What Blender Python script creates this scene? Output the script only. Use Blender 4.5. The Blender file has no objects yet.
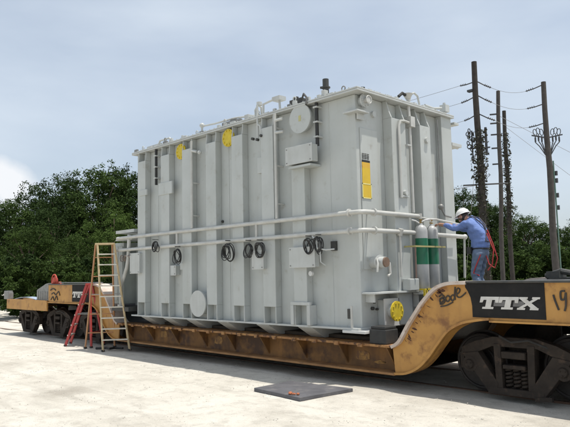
import bpy, bmesh, math, random
from mathutils import Vector, Matrix, Euler, noise
random.seed(7)
R_ = math.radians
S = bpy.context.scene
COL = S.collection

# ---------------------------------------------------------------- camera
cam_d = bpy.data.cameras.new('camera'); cam = bpy.data.objects.new('camera', cam_d); COL.objects.link(cam)
yaw, pitch, roll = .8005, .0978, -.0212
f_ = Vector((-math.sin(yaw)*math.cos(pitch), math.cos(yaw)*math.cos(pitch), math.sin(pitch)))
r_ = Vector((math.cos(yaw), math.sin(yaw), 0)); u_ = r_.cross(f_)
r2 = r_*math.cos(roll)+u_*math.sin(roll); u2 = -r_*math.sin(roll)+u_*math.cos(roll)
M = Matrix((( r2.x, u2.x, -f_.x, 6.8035), (r2.y, u2.y, -f_.y, -8.3816), (r2.z, u2.z, -f_.z, 1.85), (0, 0, 0, 1)))
cam.matrix_world = M
cam_d.sensor_width = 36; cam_d.lens = 36*617.08/570; cam_d.clip_start = .1; cam_d.clip_end = 3000
S.camera = cam
S.render.resolution_x = 1024; S.render.resolution_y = 767

# ---------------------------------------------------------------- light
sun_dir = Vector((.25, .158, 1)).normalized()          # towards the sun
w = bpy.data.worlds.new('World'); S.world = w; w.use_nodes = True
nt = w.node_tree; N = nt.nodes; L = nt.links
for n in list(N): N.remove(n)
out = N.new('ShaderNodeOutputWorld'); bg = N.new('ShaderNodeBackground'); bg.inputs[1].default_value = .107
sky = N.new('ShaderNodeTexSky'); sky.sky_type = 'NISHITA'; sky.sun_disc = False
sky.sun_elevation = math.asin(sun_dir.z); sky.sun_rotation = math.atan2(sun_dir.x, sun_dir.y)
sky.air_density = 1.0; sky.dust_density = 2.2; sky.ozone_density = 1.0
tc = N.new('ShaderNodeTexCoord'); mp = N.new('ShaderNodeMapping'); mp.inputs['Scale'].default_value = (1, 1, 3.2)
mp.inputs['Rotation'].default_value = (0, 0, R_(25))
ns = N.new('ShaderNodeTexNoise'); ns.inputs['Scale'].default_value = 1.5; ns.inputs['Detail'].default_value = 7; ns.inputs['Roughness'].default_value = .48
cr = N.new('ShaderNodeValToRGB'); cr.color_ramp.elements[0].position = .30; cr.color_ramp.elements[0].color = (.30, .30, .30, 1)
cr.color_ramp.elements[1].position = .68; cr.color_ramp.elements[1].color = (.90, .90, .90, 1)
mx = N.new('ShaderNodeMixRGB'); mx.inputs[2].default_value = (5.9, 6.55, 7.25, 1)
L.new(tc.outputs['Generated'], mp.inputs[0]); L.new(mp.outputs[0], ns.inputs[0]); L.new(ns.outputs[0], cr.inputs[0])
L.new(cr.outputs[0], mx.inputs[0]); L.new(sky.outputs[0], mx.inputs[1])
# small bright cumulus bank low on the left
sep = N.new('ShaderNodeSeparateXYZ'); L.new(tc.outputs['Generated'], sep.inputs[0])
ns2 = N.new('ShaderNodeTexNoise'); ns2.inputs['Scale'].default_value = 5.5; ns2.inputs['Detail'].default_value = 8
L.new(tc.outputs['Generated'], ns2.inputs[0])
dp = N.new('ShaderNodeVectorMath'); dp.operation = 'DOT_PRODUCT'; cd_ = (f_+r2*((8-285)/617.08)-u2*((196-213.5)/617.08)).normalized(); dp.inputs[1].default_value = cd_; L.new(tc.outputs['Generated'], dp.inputs[0])
bl_ = N.new('ShaderNodeMapRange'); bl_.inputs[1].default_value = .9972; bl_.inputs[2].default_value = .9998; bl_.inputs[3].default_value = 0; bl_.inputs[4].default_value = .42; L.new(dp.outputs['Value'], bl_.inputs[0])
mr = N.new('ShaderNodeMapRange'); mr.inputs[1].default_value = .16; mr.inputs[2].default_value = .02; mr.inputs[3].default_value = 0; mr.inputs[4].default_value = .35
L.new(sep.outputs[2], mr.inputs[0])
ad = N.new('ShaderNodeMath'); ad.operation = 'ADD'; ad0 = N.new('ShaderNodeMath'); ad0.operation = 'MAXIMUM'; L.new(mr.outputs[0], ad0.inputs[0]); L.new(bl_.outputs[0], ad0.inputs[1]); L.new(ns2.outputs[0], ad.inputs[0]); L.new(ad0.outputs[0], ad.inputs[1])
cr2 = N.new('ShaderNodeValToRGB'); cr2.color_ramp.elements[0].position = .72; cr2.color_ramp.elements[0].color = (0, 0, 0, 1)
cr2.color_ramp.elements[1].position = .88; cr2.color_ramp.elements[1].color = (.8, .8, .8, 1)
L.new(ad.outputs[0], cr2.inputs[0])
mx2 = N.new('ShaderNodeMixRGB'); mx2.inputs[2].default_value = (7.6, 7.65, 7.8, 1)
L.new(cr2.outputs[0], mx2.inputs[0]); L.new(mx.outputs[0], mx2.inputs[1]); L.new(mx2.outputs[0], bg.inputs[0])
L.new(bg.outputs[0], out.inputs[0])
sd = bpy.data.lights.new('sun', 'SUN'); sd.energy = 3.7; sd.angle = R_(.6); sd.color = (1, .95, .87)
so = bpy.data.objects.new('sun', sd); COL.objects.link(so); so.rotation_euler = sun_dir.to_track_quat('Z', 'Y').to_euler(); so.location = (5, 5, 30)
S.view_settings.view_transform = 'Standard'; S.view_settings.look = 'None'; S.view_settings.gamma = 1
S.view_settings.use_curve_mapping = False; S.view_settings.exposure = 0.30
S.render.engine = 'CYCLES'; S.cycles.max_bounces = 6

# ---------------------------------------------------------------- materials
def lerp(a, b, t): return tuple(a[i]+(b[i]-a[i])*t for i in range(3))
def mat(name, c1, c2=None, scale=4, rough=.6, metal=0, bump=0, bscale=None, detail=6, c3=None, c3scale=1, c3pos=(.55, .7),
        streak=None, streak_col=None, spec=.5, trans=0, spots=None):
    m = bpy.data.materials.new(name); m.use_nodes = True
    n = m.node_tree.nodes; l = m.node_tree.links; b = n['Principled BSDF']
    b.inputs['Roughness'].default_value = rough; b.inputs['Metallic'].default_value = metal
    b.inputs['Specular IOR Level'].default_value = spec
    t = n.new('ShaderNodeNewGeometry')
    c2 = c2 or tuple(x*.8 for x in c1)
    q = n.new('ShaderNodeTexNoise'); q.inputs['Scale'].default_value = scale; q.inputs['Detail'].default_value = detail; q.inputs['Roughness'].default_value = .6
    l.new(t.outputs['Position'], q.inputs[0])
    r = n.new('ShaderNodeValToRGB'); r.color_ramp.elements[0].position = .35; r.color_ramp.elements[1].position = .65
    r.color_ramp.elements[0].color = (*c1, 1); r.color_ramp.elements[1].color = (*c2, 1); l.new(q.outputs[0], r.inputs[0])
    col = r.outputs[0]
    if c3:
        q2 = n.new('ShaderNodeTexNoise'); q2.inputs['Scale'].default_value = c3scale; q2.inputs['Detail'].default_value = 9; q2.inputs['Roughness'].default_value = .65
        l.new(t.outputs['Position'], q2.inputs[0])
        r3 = n.new('ShaderNodeValToRGB'); r3.color_ramp.elements[0].position = c3pos[0]; r3.color_ramp.elements[1].position = c3pos[1]
        l.new(q2.outputs[0], r3.inputs[0])
        x = n.new('ShaderNodeMixRGB'); x.inputs[2].default_value = (*c3, 1); l.new(r3.outputs[0], x.inputs[0]); l.new(col, x.inputs[1]); col = x.outputs[0]
    if streak:
        mpn = n.new('ShaderNodeMapping'); mpn.inputs['Scale'].default_value = (4, 4, .35); l.new(t.outputs['Position'], mpn.inputs[0])
        q3 = n.new('ShaderNodeTexNoise'); q3.inputs['Scale'].default_value = 1.3; q3.inputs['Detail'].default_value = 7; l.new(mpn.outputs[0], q3.inputs[0])
        r4 = n.new('ShaderNodeValToRGB'); r4.color_ramp.elements[0].position = .5; r4.color_ramp.elements[1].position = .8
        r4.color_ramp.elements[1].color = (streak, streak, streak, 1); l.new(q3.outputs[0], r4.inputs[0])
        x = n.new('ShaderNodeMixRGB'); x.inputs[2].default_value = (*streak_col, 1); l.new(r4.outputs[0], x.inputs[0]); l.new(col, x.inputs[1]); col = x.outputs[0]
    if spots:
        q5 = n.new('ShaderNodeTexNoise'); q5.inputs['Scale'].default_value = 14; q5.inputs['Detail'].default_value = 8; q5.inputs['Roughness'].default_value = .75; l.new(t.outputs['Position'], q5.inputs[0])
        r5 = n.new('ShaderNodeValToRGB'); r5.color_ramp.elements[0].position = .69; r5.color_ramp.elements[1].position = .78; r5.color_ramp.elements[1].color = (.7, .7, .7, 1); l.new(q5.outputs[0], r5.inputs[0])
        x = n.new('ShaderNodeMixRGB'); x.inputs[2].default_value = (*spots, 1); l.new(r5.outputs[0], x.inputs[0]); l.new(col, x.inputs[1]); col = x.outputs[0]
    l.new(col, b.inputs['Base Color'])
    if bump:
        q4 = n.new('ShaderNodeTexNoise'); q4.inputs['Scale'].default_value = bscale or scale*6; q4.inputs['Detail'].default_value = 6
        l.new(t.outputs['Position'], q4.inputs[0])
        bp = n.new('ShaderNodeBump'); bp.inputs['Strength'].default_value = bump; bp.inputs['Distance'].default_value = .02
        l.new(q4.outputs[0], bp.inputs['Height']); l.new(bp.outputs[0], b.inputs['Normal'])
    return m

PAINT = mat('tank_paint', (.465, .485, .47), (.41, .43, .41), 1.1, .45, bump=.25, bscale=2.2, streak=.3, streak_col=(.34, .34, .31), c3=(.33, .32, .285), c3scale=4.5, c3pos=(.58, .78), spots=(.16, .12, .09))
PAINT2 = mat('light_paint', (.49, .505, .49), (.44, .455, .435), 3, .45, bump=.15, streak=.5, streak_col=(.32, .31, .28), spots=(.18, .14, .1))
PIPEW = mat('pipe_paint', (.52, .52, .49), (.44, .44, .41), 5, .38, streak=.4, streak_col=(.36, .33, .27))
GREENGREY = mat('cabinet_paint', (.37, .40, .38), (.31, .34, .32), 3, .5, streak=.5, streak_col=(.2, .2, .18))
WHITE = mat('white_plate', (.62, .62, .60), (.55, .55, .53), 4, .5)
YEL = mat('yellow_cover', (.62, .48, .03), (.52, .39, .02), 10, .55, c3=(.36, .29, .06), c3scale=25)
YLAB = mat('yellow_label', (.66, .45, .03), (.60, .40, .03), 8, .5)
YORG = mat('orange_label', (.66, .40, .04), (.62, .37, .04), 8, .5)
PALEY = mat('pale_yellow_mark', (.72, .68, .30), (.68, .62, .25), 8, .5)
BLACK = mat('black_rubber', (.018, .018, .018), (.03, .03, .028), 12, .6)
DARKM = mat('dark_metal', (.035, .038, .036), (.06, .058, .052), 9, .55, bump=.2)
STEEL = mat('grey_steel', (.25, .25, .24), (.18, .18, .17), 9, .5, metal=.3)
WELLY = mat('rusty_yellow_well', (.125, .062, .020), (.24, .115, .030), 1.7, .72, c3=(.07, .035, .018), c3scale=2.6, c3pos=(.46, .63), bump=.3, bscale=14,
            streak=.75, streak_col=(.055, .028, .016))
PATCHY = mat('patch_yellow', (.40, .22, .05), (.27, .14, .04), 7, .7, c3=(.14, .07, .03), c3scale=9, c3pos=(.46, .6), streak=.6, streak_col=(.1, .05, .02))
CARY = mat('car_yellow', (.50, .265, .068), (.41, .205, .05), 2.2, .6, c3=(.22, .095, .03), c3scale=3.4, c3pos=(.53, .68), bump=.18, bscale=16, streak=.5, streak_col=(.20, .10, .04))
RIMT = mat('worn_rim', (.42, .22, .075), (.26, .12, .045), 5, .75, c3=(.075, .035, .02), c3scale=8, c3pos=(.50, .60), bump=.3)
PALEF = mat('worn_pale_flange', (.60, .52, .46), (.50, .41, .34), 5, .7, c3=(.28, .18, .12), c3scale=9, c3pos=(.58, .7))
LOWF = mat('low_flange', (.36, .19, .07), (.23, .115, .045), 3, .7, c3=(.10, .055, .03), c3scale=4, bump=.3)
TRUCK = mat('truck_brown', (.028, .022, .018), (.042, .033, .026), 5, .8, c3=(.08, .055, .04), c3scale=9, c3pos=(.56, .72), bump=.4, bscale=30, spec=.25)
WHEELM = mat('wheel_steel', (.022, .019, .017), (.035, .028, .025), 6, .65, bump=.3)
TREADM = mat('wheel_tread', (.28, .27, .26), (.2, .19, .18), 9, .35, metal=.8)
PANELK = mat('black_panel', (.016, .016, .016), (.024, .023, .022), 4, .8, c3=(.035, .031, .028), c3scale=7, c3pos=(.6, .8), spec=.2)
LETTER = mat('letter_white', (.62, .60, .56), (.50, .48, .44), 9, .6)
LETGREY = mat('letter_grey', (.15, .145, .14), (.12, .115, .11), 9, .6)
GRAF = mat('graffiti_black', (.03, .025, .022), (.05, .04, .03), 8, .6)
WOODT = mat('ladder_tan', (.54, .42, .24), (.46, .35, .19), 12, .6, bump=.2)
ALU = mat('ladder_step', (.66, .62, .53), (.56, .52, .43), 10, .5)
REDL = mat('ladder_red', (.42, .045, .035), (.33, .03, .028), 8, .55)
ORL = mat('ladder_orange', (.46, .23, .10), (.40, .19, .08), 8, .55)
REDP = mat('red_paint', (.50, .07, .04), (.36, .05, .03), 7, .6)
GREEN = mat('cylinder_green', (.012, .15, .075), (.01, .12, .06), 6, .4)
CYLW = mat('cylinder_white', (.42, .425, .42), (.36, .365, .36), 6, .42, streak=.3, streak_col=(.35, .34, .3))
BRASS = mat('brass', (.35, .24, .08), (.28, .18, .06), 9, .4, metal=.6)
POLE = mat('pole_wood', (.028, .023, .02), (.045, .038, .032), 5, .9, streak=.6, streak_col=(.03, .025, .02), bump=.5, bscale=40)
POLEG = mat('pole_wood_weathered', (.05, .044, .04), (.075, .067, .06), 5, .9, streak=.6, streak_col=(.06, .05, .045), bump=.5, bscale=40)
VINE = mat('vine_leaves', (.025, .035, .015), (.04, .03, .02), 8, .8)
INS = mat('insulator_grey', (.035, .035, .038), (.06, .06, .062), 9, .4)
WIRE = mat('wire_dark', (.2, .2, .21), (.24, .24, .24), 9, .5)
BARK = mat('bark', (.10, .075, .05), (.06, .045, .03), 9, .9, bump=.6)
BOARD = mat('board_dark', (.115, .115, .125), (.08, .08, .088), 3, .62, c3=(.19, .18, .175), c3scale=4, c3pos=(.52, .75), bump=.3)
BRICK = mat('brick_orange', (.46, .16, .07), (.36, .11, .05), 15, .85, bump=.5)
BLUEB = mat('pale_blue_sheet', (.30, .38, .50), (.40, .46, .55), 4, .35)
SKIN = mat('skin', (.40, .22, .15), (.36, .19, .13), 12, .55)
SHIRT = mat('denim_blue_shirt', (.16, .24, .50), (.12, .19, .43), 9, .85, bump=.5, bscale=25)
JEAN = mat('grey_blue_jeans', (.15, .20, .29), (.11, .15, .22), 9, .9, bump=.5, bscale=28)
HAIR = mat('dark_hair', (.02, .015, .012), (.03, .02, .015), 30, .6)
HAT = mat('white_hard_hat', (.78, .78, .76), (.72, .72, .70), 6, .3)
STRAPR = mat('red_webbing', (.50, .05, .05), (.42, .04, .04), 20, .8)
BOOT = mat('brown_boot', (.08, .05, .03), (.06, .04, .025), 9, .7)
RAILM = mat('rusty_rail', (.14, .08, .05), (.10, .06, .04), 8, .8, bump=.4)
WOODD = mat('dark_timber', (.05, .04, .03), (.075, .058, .042), 7, .9, bump=.4)

def leaf_mat(name, c1, c2, c3):
    m = bpy.data.materials.new(name); m.use_nodes = True
    n = m.node_tree.nodes; l = m.node_tree.links; b = n['Principled BSDF']
    g = n.new('ShaderNodeNewGeometry'); q = n.new('ShaderNodeTexNoise'); q.inputs['Scale'].default_value = .9; q.inputs['Detail'].default_value = 3
    l.new(g.outputs['Position'], q.inputs[0])
    r = n.new('ShaderNodeValToRGB'); r.color_ramp.elements[0].position = .3; r.color_ramp.elements[1].position = .7
    r.color_ramp.elements[0].color = (*c1, 1); r.color_ramp.elements[1].color = (*c2, 1); l.new(q.outputs[0], r.inputs[0])
    x = n.new('ShaderNodeMixRGB'); x.inputs[2].default_value = (*c3, 1)
    rr = n.new('ShaderNodeMath'); rr.operation = 'MULTIPLY'; rr.inputs[1].default_value = .4
    l.new(g.outputs['Random Per Island'], rr.inputs[0]); l.new(rr.outputs[0], x.inputs[0]); l.new(r.outputs[0], x.inputs[1])
    l.new(x.outputs[0], b.inputs['Base Color']); b.inputs['Roughness'].default_value = .8; b.inputs['Specular IOR Level'].default_value = .12
    tr = n.new('ShaderNodeBsdfTranslucent'); l.new(x.outputs[0], tr.inputs[0])
    ms = n.new('ShaderNodeMixShader'); ms.inputs[0].default_value = .18
    l.new(b.outputs[0], ms.inputs[1]); l.new(tr.outputs[0], ms.inputs[2]); l.new(ms.outputs[0], n['Material Output'].inputs[0])
    return m
LEAFD = leaf_mat('leaf_dark', (.014, .028, .008), (.032, .058, .014), (.048, .078, .020))
LEAFM = leaf_mat('leaf_mid', (.022, .042, .010), (.048, .084, .018), (.075, .108, .027))
LEAFL = leaf_mat('leaf_light', (.044, .078, .016), (.075, .125, .026), (.11, .155, .040))

# ---------------------------------------------------------------- mesh helpers
class MB:
    def __init__(s): s.bm = bmesh.new()
    def box(s, x0, x1, y0, y1, z0, z1):
        v = [s.bm.verts.new((x, y, z)) for x in (x0, x1) for y in (y0, y1) for z in (z0, z1)]
        for q in ((0, 1, 3, 2), (4, 6, 7, 5), (0, 4, 5, 1), (2, 3, 7, 6), (0, 2, 6, 4), (1, 5, 7, 3)): s.bm.faces.new([v[i] for i in q])
        return s
    def bar(s, a, b, w, h, up=(0, 0, 1)):
        a = Vector(a); b = Vector(b); d = (b-a).normalized(); sd_ = d.cross(Vector(up))
        if sd_.length < 1e-4: sd_ = d.cross(Vector((1, 0, 0)))
        sd_.normalize(); u = sd_.cross(d)
        v = [s.bm.verts.new(p+sd_*i*w/2+u*j*h/2) for p in (a, b) for i, j in ((-1, -1), (1, -1), (1, 1), (-1, 1))]
        for q in ((0, 1, 2, 3), (7, 6, 5, 4), (0, 4, 5, 1), (1, 5, 6, 2), (2, 6, 7, 3), (3, 7, 4, 0)): s.bm.faces.new([v[i] for i in q])
        return s
    def cyl(s, a, b, r0, r1=None, seg=16):
        return s.tube([a, b], [r0, r1 if r1 is not None else r0], seg)
    def tube(s, pts, r, seg=10, closed=False):
        pts = [Vector(p) for p in pts]; n = len(pts)
        if not isinstance(r, (list, tuple)): r = [r]*n
        rings = []; prev = None
        for i, p in enumerate(pts):
            if closed: d = pts[(i+1) % n]-pts[i-1]
            else: d = pts[min(i+1, n-1)]-pts[max(i-1, 0)]
            d.normalize()
            if prev is None:
                a = d.cross(Vector((0, 0, 1)))
                if a.length < 1e-3: a = d.cross(Vector((1, 0, 0)))
            else: a = prev-d*prev.dot(d)
            a.normalize(); prev = a; b = d.cross(a)
            rings.append([s.bm.verts.new(p+(a*math.cos(k*2*math.pi/seg)+b*math.sin(k*2*math.pi/seg))*r[i]) for k in range(seg)])
        for i in range(n-1 if not closed else n):
            A = rings[i]; B = rings[(i+1) % n]
            for k in range(seg): s.bm.faces.new((A[k], A[(k+1) % seg], B[(k+1) % seg], B[k]))
        if not closed:
            s.bm.faces.new(rings[0][::-1]); s.bm.faces.new(rings[-1])
        return s
    def prism(s, poly, axis, a0, a1):
        # poly: 2D points in the other two axes (cyclic order x,y,z without axis)
        def P(p, a):
            return {'x': (a, p[0], p[1]), 'y': (p[0], a, p[1]), 'z': (p[0], p[1], a)}[axis]
        A = [s.bm.verts.new(P(p, a0)) for p in poly]; B = [s.bm.verts.new(P(p, a1)) for p in poly]
        n = len(poly)
        s.bm.faces.new(A); s.bm.faces.new(B[::-1])
        for i in range(n): s.bm.faces.new((A[i], B[i], B[(i+1) % n], A[(i+1) % n]))
        return s
    def strip(s, curve, axis_y0, y1, th):
        # ribbon in x-z following curve, from y0 to y1, thickness th downwards along normal
        n = len(curve); top = []; bot = []
        for i, p in enumerate(curve):
            a = Vector(curve[max(i-1, 0)]); b = Vector(curve[min(i+1, n-1)]); d = (b-a).normalized()
            nn = Vector((-d.y, d.x)); q = Vector(p)-nn*th
            top.append(p); bot.append((q.x, q.y))
        for i in range(n-1):
            pl = [top[i], top[i+1], bot[i+1], bot[i]]
            s.prism(pl, 'y', axis_y0, y1)
        return s
    def sphere(s, c, r, seg=12, sc=(1, 1, 1)):
        g = bmesh.ops.create_uvsphere(s.bm, u_segments=seg, v_segments=max(6, seg//2+2), radius=r)
        for v in g['verts']: v.co = Vector((v.co.x*sc[0], v.co.y*sc[1], v.co.z*sc[2]))+Vector(c)
        return s
    def ring(s, c, R, r, axis='y', seg=24, tseg=8):
        pts = []
        for k in range(seg):
            a = k*2*math.pi/seg; u, v = R*math.cos(a), R*math.sin(a)
            pts.append({'y': (c[0]+u, c[1], c[2]+v), 'x': (c[0], c[1]+u, c[2]+v), 'z': (c[0]+u, c[1]+v, c[2])}[axis])
        return s.tube(pts, r, tseg, closed=True)
    def build(s, name, m, parent=None, smooth=False, bevel=0, weld=False):
        bmesh.ops.recalc_face_normals(s.bm, faces=s.bm.faces)
        off = Vector((0, 0, 0)); p = parent
        while p is not None: off = off+Vector(p.location); p = p.parent
        if off.length: bmesh.ops.translate(s.bm, vec=-off, verts=s.bm.verts)
        me = bpy.data.meshes.new(name); s.bm.to_mesh(me); s.bm.free()
        if smooth:
            for pl in me.polygons: pl.use_smooth = True
            me.set_sharp_from_angle(angle=R_(40))
        o = bpy.data.objects.new(name, me); COL.objects.link(o); me.materials.append(m)
        if parent: o.parent = parent
        if bevel:
            b = o.modifiers.new('bevel', 'BEVEL'); b.width = bevel; b.segments = 2; b.limit_method = 'ANGLE'; b.angle_limit = R_(50)
        return o
def each(mb, name, m, parent, **k):
    # one object per loose piece
    bm = mb.bm; seen = set(); out_ = []
    bm.verts.ensure_lookup_table()
    for v in bm.verts:
        if v in seen: continue
        st = [v]; comp = []; seen.add(v)
        while st:
            a = st.pop(); comp.append(a)
            for e in a.link_edges:
                b = e.other_vert(a)
                if b not in seen: seen.add(b); st.append(b)
        q = MB(); mp_ = {a: q.bm.verts.new(a.co) for a in comp}; fs = {f for a in comp for f in a.link_faces}
        for f in fs: q.bm.faces.new([mp_[a] for a in f.verts])
        out_.append(q.build(name, m, parent, **k))
    bm.free(); return out_
def thing(name, label, cat, loc, group=None):
    o = bpy.data.objects.new(name, None); COL.objects.link(o); o.location = loc; o.empty_display_size = .2
    o['label'] = label; o['category'] = cat
    if group: o['group'] = group
    return o
def tag(o, label, cat, group=None):
    o['label'] = label; o['category'] = cat
    if group: o['group'] = group
    return o
def origin(o, loc):
    loc = Vector(loc); o.data.transform(Matrix.Translation(-loc)); o.location = loc; return o

# ---------------------------------------------------------------- ground
STAIN = (-3.35, -3.75)
def ground():
    bm = bmesh.new(); H = 1500
    # fine patch near the scene, coarse sheet to the horizon, one mesh
    xs = [-H, -600, -250, -120, -60]+[-40+i*.5 for i in range(111)]+[30, 60, 150, 400, H]
    ys = [-H, -500, -150, -50, -20]+[-14+i*.5 for i in range(81)]+[40, 70, 120, 250, 600, H]
    V = {}
    for i, x in enumerate(xs):
        for j, y in enumerate(ys):
            z = 0
            if -42 < x < 18 and -15 < y < 28:
                p = Vector((x, y, 0)); z = .022*noise.noise(p*.5)+.014*noise.noise(p*1.7)-.02
                if -.2 < y < 3.4: z = min(z, 0)-.035
            V[i, j] = bm.verts.new((x, y, z))
    for i in range(len(xs)-1):
        for j in range(len(ys)-1): bm.faces.new((V[i, j], V[i+1, j], V[i+1, j+1], V[i, j+1]))
    me = bpy.data.meshes.new('ground'); bm.to_mesh(me); bm.free()
    for p in me.polygons: p.use_smooth = True
    o = bpy.data.objects.new('ground', me); COL.objects.link(o); o['kind'] = 'structure'
    m = bpy.data.materials.new('sandy_gravel'); m.use_nodes = True; n = m.node_tree.nodes; l = m.node_tree.links; b = n['Principled BSDF']
    b.inputs['Roughness'].default_value = .95; b.inputs['Specular IOR Level'].default_value = .15
    g = n.new('ShaderNodeNewGeometry')
    def nz(sc, det, rough=.6, stretch=None):
        q = n.new('ShaderNodeTexNoise'); q.inputs['Scale'].default_value = sc; q.inputs['Detail'].default_value = det; q.inputs['Roughness'].default_value = rough
        if stretch:
            mm = n.new('ShaderNodeMapping'); mm.inputs['Scale'].default_value = stretch; l.new(g.outputs['Position'], mm.inputs[0]); l.new(mm.outputs[0], q.inputs[0])
        else: l.new(g.outputs['Position'], q.inputs[0])
        return q.outputs[0]
    def ramp(src, p0, p1, c0, c1):
        r = n.new('ShaderNodeValToRGB'); r.color_ramp.elements[0].position = p0; r.color_ramp.elements[1].position = p1
        r.color_ramp.elements[0].color = (*c0, 1); r.color_ramp.elements[1].color = (*c1, 1); l.new(src, r.inputs[0]); return r.outputs[0]
    def mix(fac, a, c, mode='MIX'):
        x = n.new('ShaderNodeMixRGB'); x.blend_type = mode; l.new(fac, x.inputs[0]); l.new(a, x.inputs[1])
        if isinstance(c, tuple): x.inputs[2].default_value = (*c, 1)
        else: l.new(c, x.inputs[2])
        return x.outputs[0]
    base = ramp(nz(.8, 8), .35, .65, (.66, .63, .56), (.56, .53, .465))
    # tyre ruts running along the yard and damp stains
    rt = ramp(nz(1.0, 6, .6, (.12, 1.7, 1)), .55, .66, (0, 0, 0), (.45, .45, .45)); base = mix(rt, base, (.44, .41, .355))
    vd = n.new('ShaderNodeVectorMath'); vd.operation = 'DISTANCE'; vd.inputs[1].default_value = (STAIN[0], STAIN[1], 0); l.new(g.outputs['Position'], vd.inputs[0])
    wob = n.new('ShaderNodeMath'); wob.operation = 'MULTIPLY_ADD'; wob.inputs[1].default_value = .9; l.new(nz(2.5, 6, .7), wob.inputs[0]); l.new(vd.outputs['Value'], wob.inputs[2])
    st = n.new('ShaderNodeMapRange'); st.inputs[1].default_value = .95; st.inputs[2].default_value = .62; st.inputs[3].default_value = 0; st.inputs[4].default_value = .6; l.new(wob.outputs[0], st.inputs[0]); base = mix(st.outputs[0], base, (.27, .24, .20))
    fac = ramp(nz(.35, 8, .7, (1, 2.2, 1)), .48, .66, (0, 0, 0), (.6, .6, .6)); base = mix(fac, base, (.40, .37, .315))
    fac = ramp(nz(3.5, 9, .72), .50, .65, (0, 0, 0), (.5, .5, .5)); base = mix(fac, base, (.36, .335, .29))
    fac = ramp(nz(38, 4, .6), .60, .72, (0, 0, 0), (.6, .6, .6)); base = mix(fac, base, (.30, .285, .25))
    fac = ramp(nz(60, 3, .6), .62, .75, (0, 0, 0), (.5, .5, .5)); base = mix(fac, base, (.72, .70, .66))
    # grass/dirt far away beyond the yard
    sx = n.new('ShaderNodeSeparateXYZ'); l.new(g.outputs['Position'], sx.inputs[0])
    q = n.new('ShaderNodeMath'); q.operation = 'MULTIPLY_ADD'; q.inputs[1].default_value = 8; l.new(nz(.12, 4), q.inputs[0]); l.new(sx.outputs[1], q.inputs[2])
    far = n.new('ShaderNodeMapRange'); far.inputs[1].default_value = 27; far.inputs[2].default_value = 31; l.new(q.outputs[0], far.inputs[0])
    base = mix(far.outputs[0], base, (.06, .085, .03))
    l.new(base, b.inputs['Base Color'])
    b1 = n.new('ShaderNodeBump'); b1.inputs['Strength'].default_value = .6; b1.inputs['Distance'].default_value = .05; l.new(nz(2.6, 8, .7), b1.inputs['Height'])
    b2 = n.new('ShaderNodeBump'); b2.inputs['Strength'].default_value = .8; b2.inputs['Distance'].default_value = .02; l.new(nz(45, 5, .7), b2.inputs['Height']); l.new(b1.outputs[0], b2.inputs['Normal'])
    l.new(b2.outputs[0], b.inputs['Normal']); me.materials.append(m)
    # loose stones
    rnd = random.Random(3); verts = []; faces = []
    tmp = bmesh.new(); bmesh.ops.create_icosphere(tmp, subdivisions=1, radius=1); tmp.verts.ensure_lookup_table()
    tv = [v.co.copy() for v in tmp.verts]; tf = [[v.index for v in f.verts] for f in tmp.faces]; tmp.free()
    for i in range(9000):
        x = rnd.uniform(-14, 6.5); y = rnd.uniform(-6.5, 1.2) if rnd.random() < .88 else rnd.uniform(3.5, 12)
        if rnd.random() < .6 and noise.noise(Vector((x*.6, y*.6, 4))) < .08: continue
        s_ = rnd.uniform(.003, .009)*(1.9 if rnd.random() < .03 else 1); n0 = len(verts)
        sx, sy, sz = rnd.uniform(.8, 1.4), rnd.uniform(.8, 1.4), rnd.uniform(.5, .8)
        z0 = .022*noise.noise(Vector((x, y, 0))*.5)+.014*noise.noise(Vector((x, y, 0))*1.7)-.02
        if -.2 < y < 3.4: z0 = min(z0, 0)-.035
        for c in tv: verts.append((x+c.x*s_*sx*rnd.uniform(.8, 1.2), y+c.y*s_*sy*rnd.uniform(.8, 1.2), z0+c.z*s_*sz+.001))
        faces += [[k+n0 for k in f] for f in tf]
    me = bpy.data.meshes.new('loose_stones'); me.from_pydata(verts, [], faces)
    o = bpy.data.objects.new('loose_stones', me); COL.objects.link(o); o['kind'] = 'stuff'; o['label'] = 'loose pale stones scattered over the sandy yard'; o['category'] = 'stones'
    me.materials.append(mat('stone', (.50, .475, .42), (.38, .36, .32), 3, .9))
    # weeds at the yard's far edge
    bm = bmesh.new()
    for i in range(9000):
        x = rnd.uniform(-55, 14); y = rnd.uniform(23, 31)
        h = rnd.uniform(.2, .8); a = rnd.uniform(0, 6.28); dx, dy = math.cos(a)*.07, math.sin(a)*.07; lx, ly = rnd.uniform(-.2, .2), rnd.uniform(-.2, .2)
        vs = [bm.verts.new(p) for p in ((x-dx, y-dy, 0), (x+dx, y+dy, 0), (x+lx, y+ly, h))]; bm.faces.new(vs)
    me = bpy.data.meshes.new('weeds'); bm.to_mesh(me); bm.free()
    o = bpy.data.objects.new('weeds', me); COL.objects.link(o); o['kind'] = 'stuff'; o['label'] = 'green weeds along the far edge of the yard'; o['category'] = 'weeds'; me.materials.append(LEAFM)
ground()

# rails of the track, half buried in the sand
for yy, lab in ((.70, 'rusty steel rail nearest the camera, half buried in sand under the rail car'), (2.30, 'rusty steel rail on the far side of the track under the rail car')):
    m = MB(); m.box(-60, 30, yy-.035, yy+.035, -.075, -.035); m.box(-60, 30, yy-.012, yy+.012, -.15, -.075)
    tag(m.build('rail', RAILM, bevel=.008), lab, 'rail')

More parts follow.
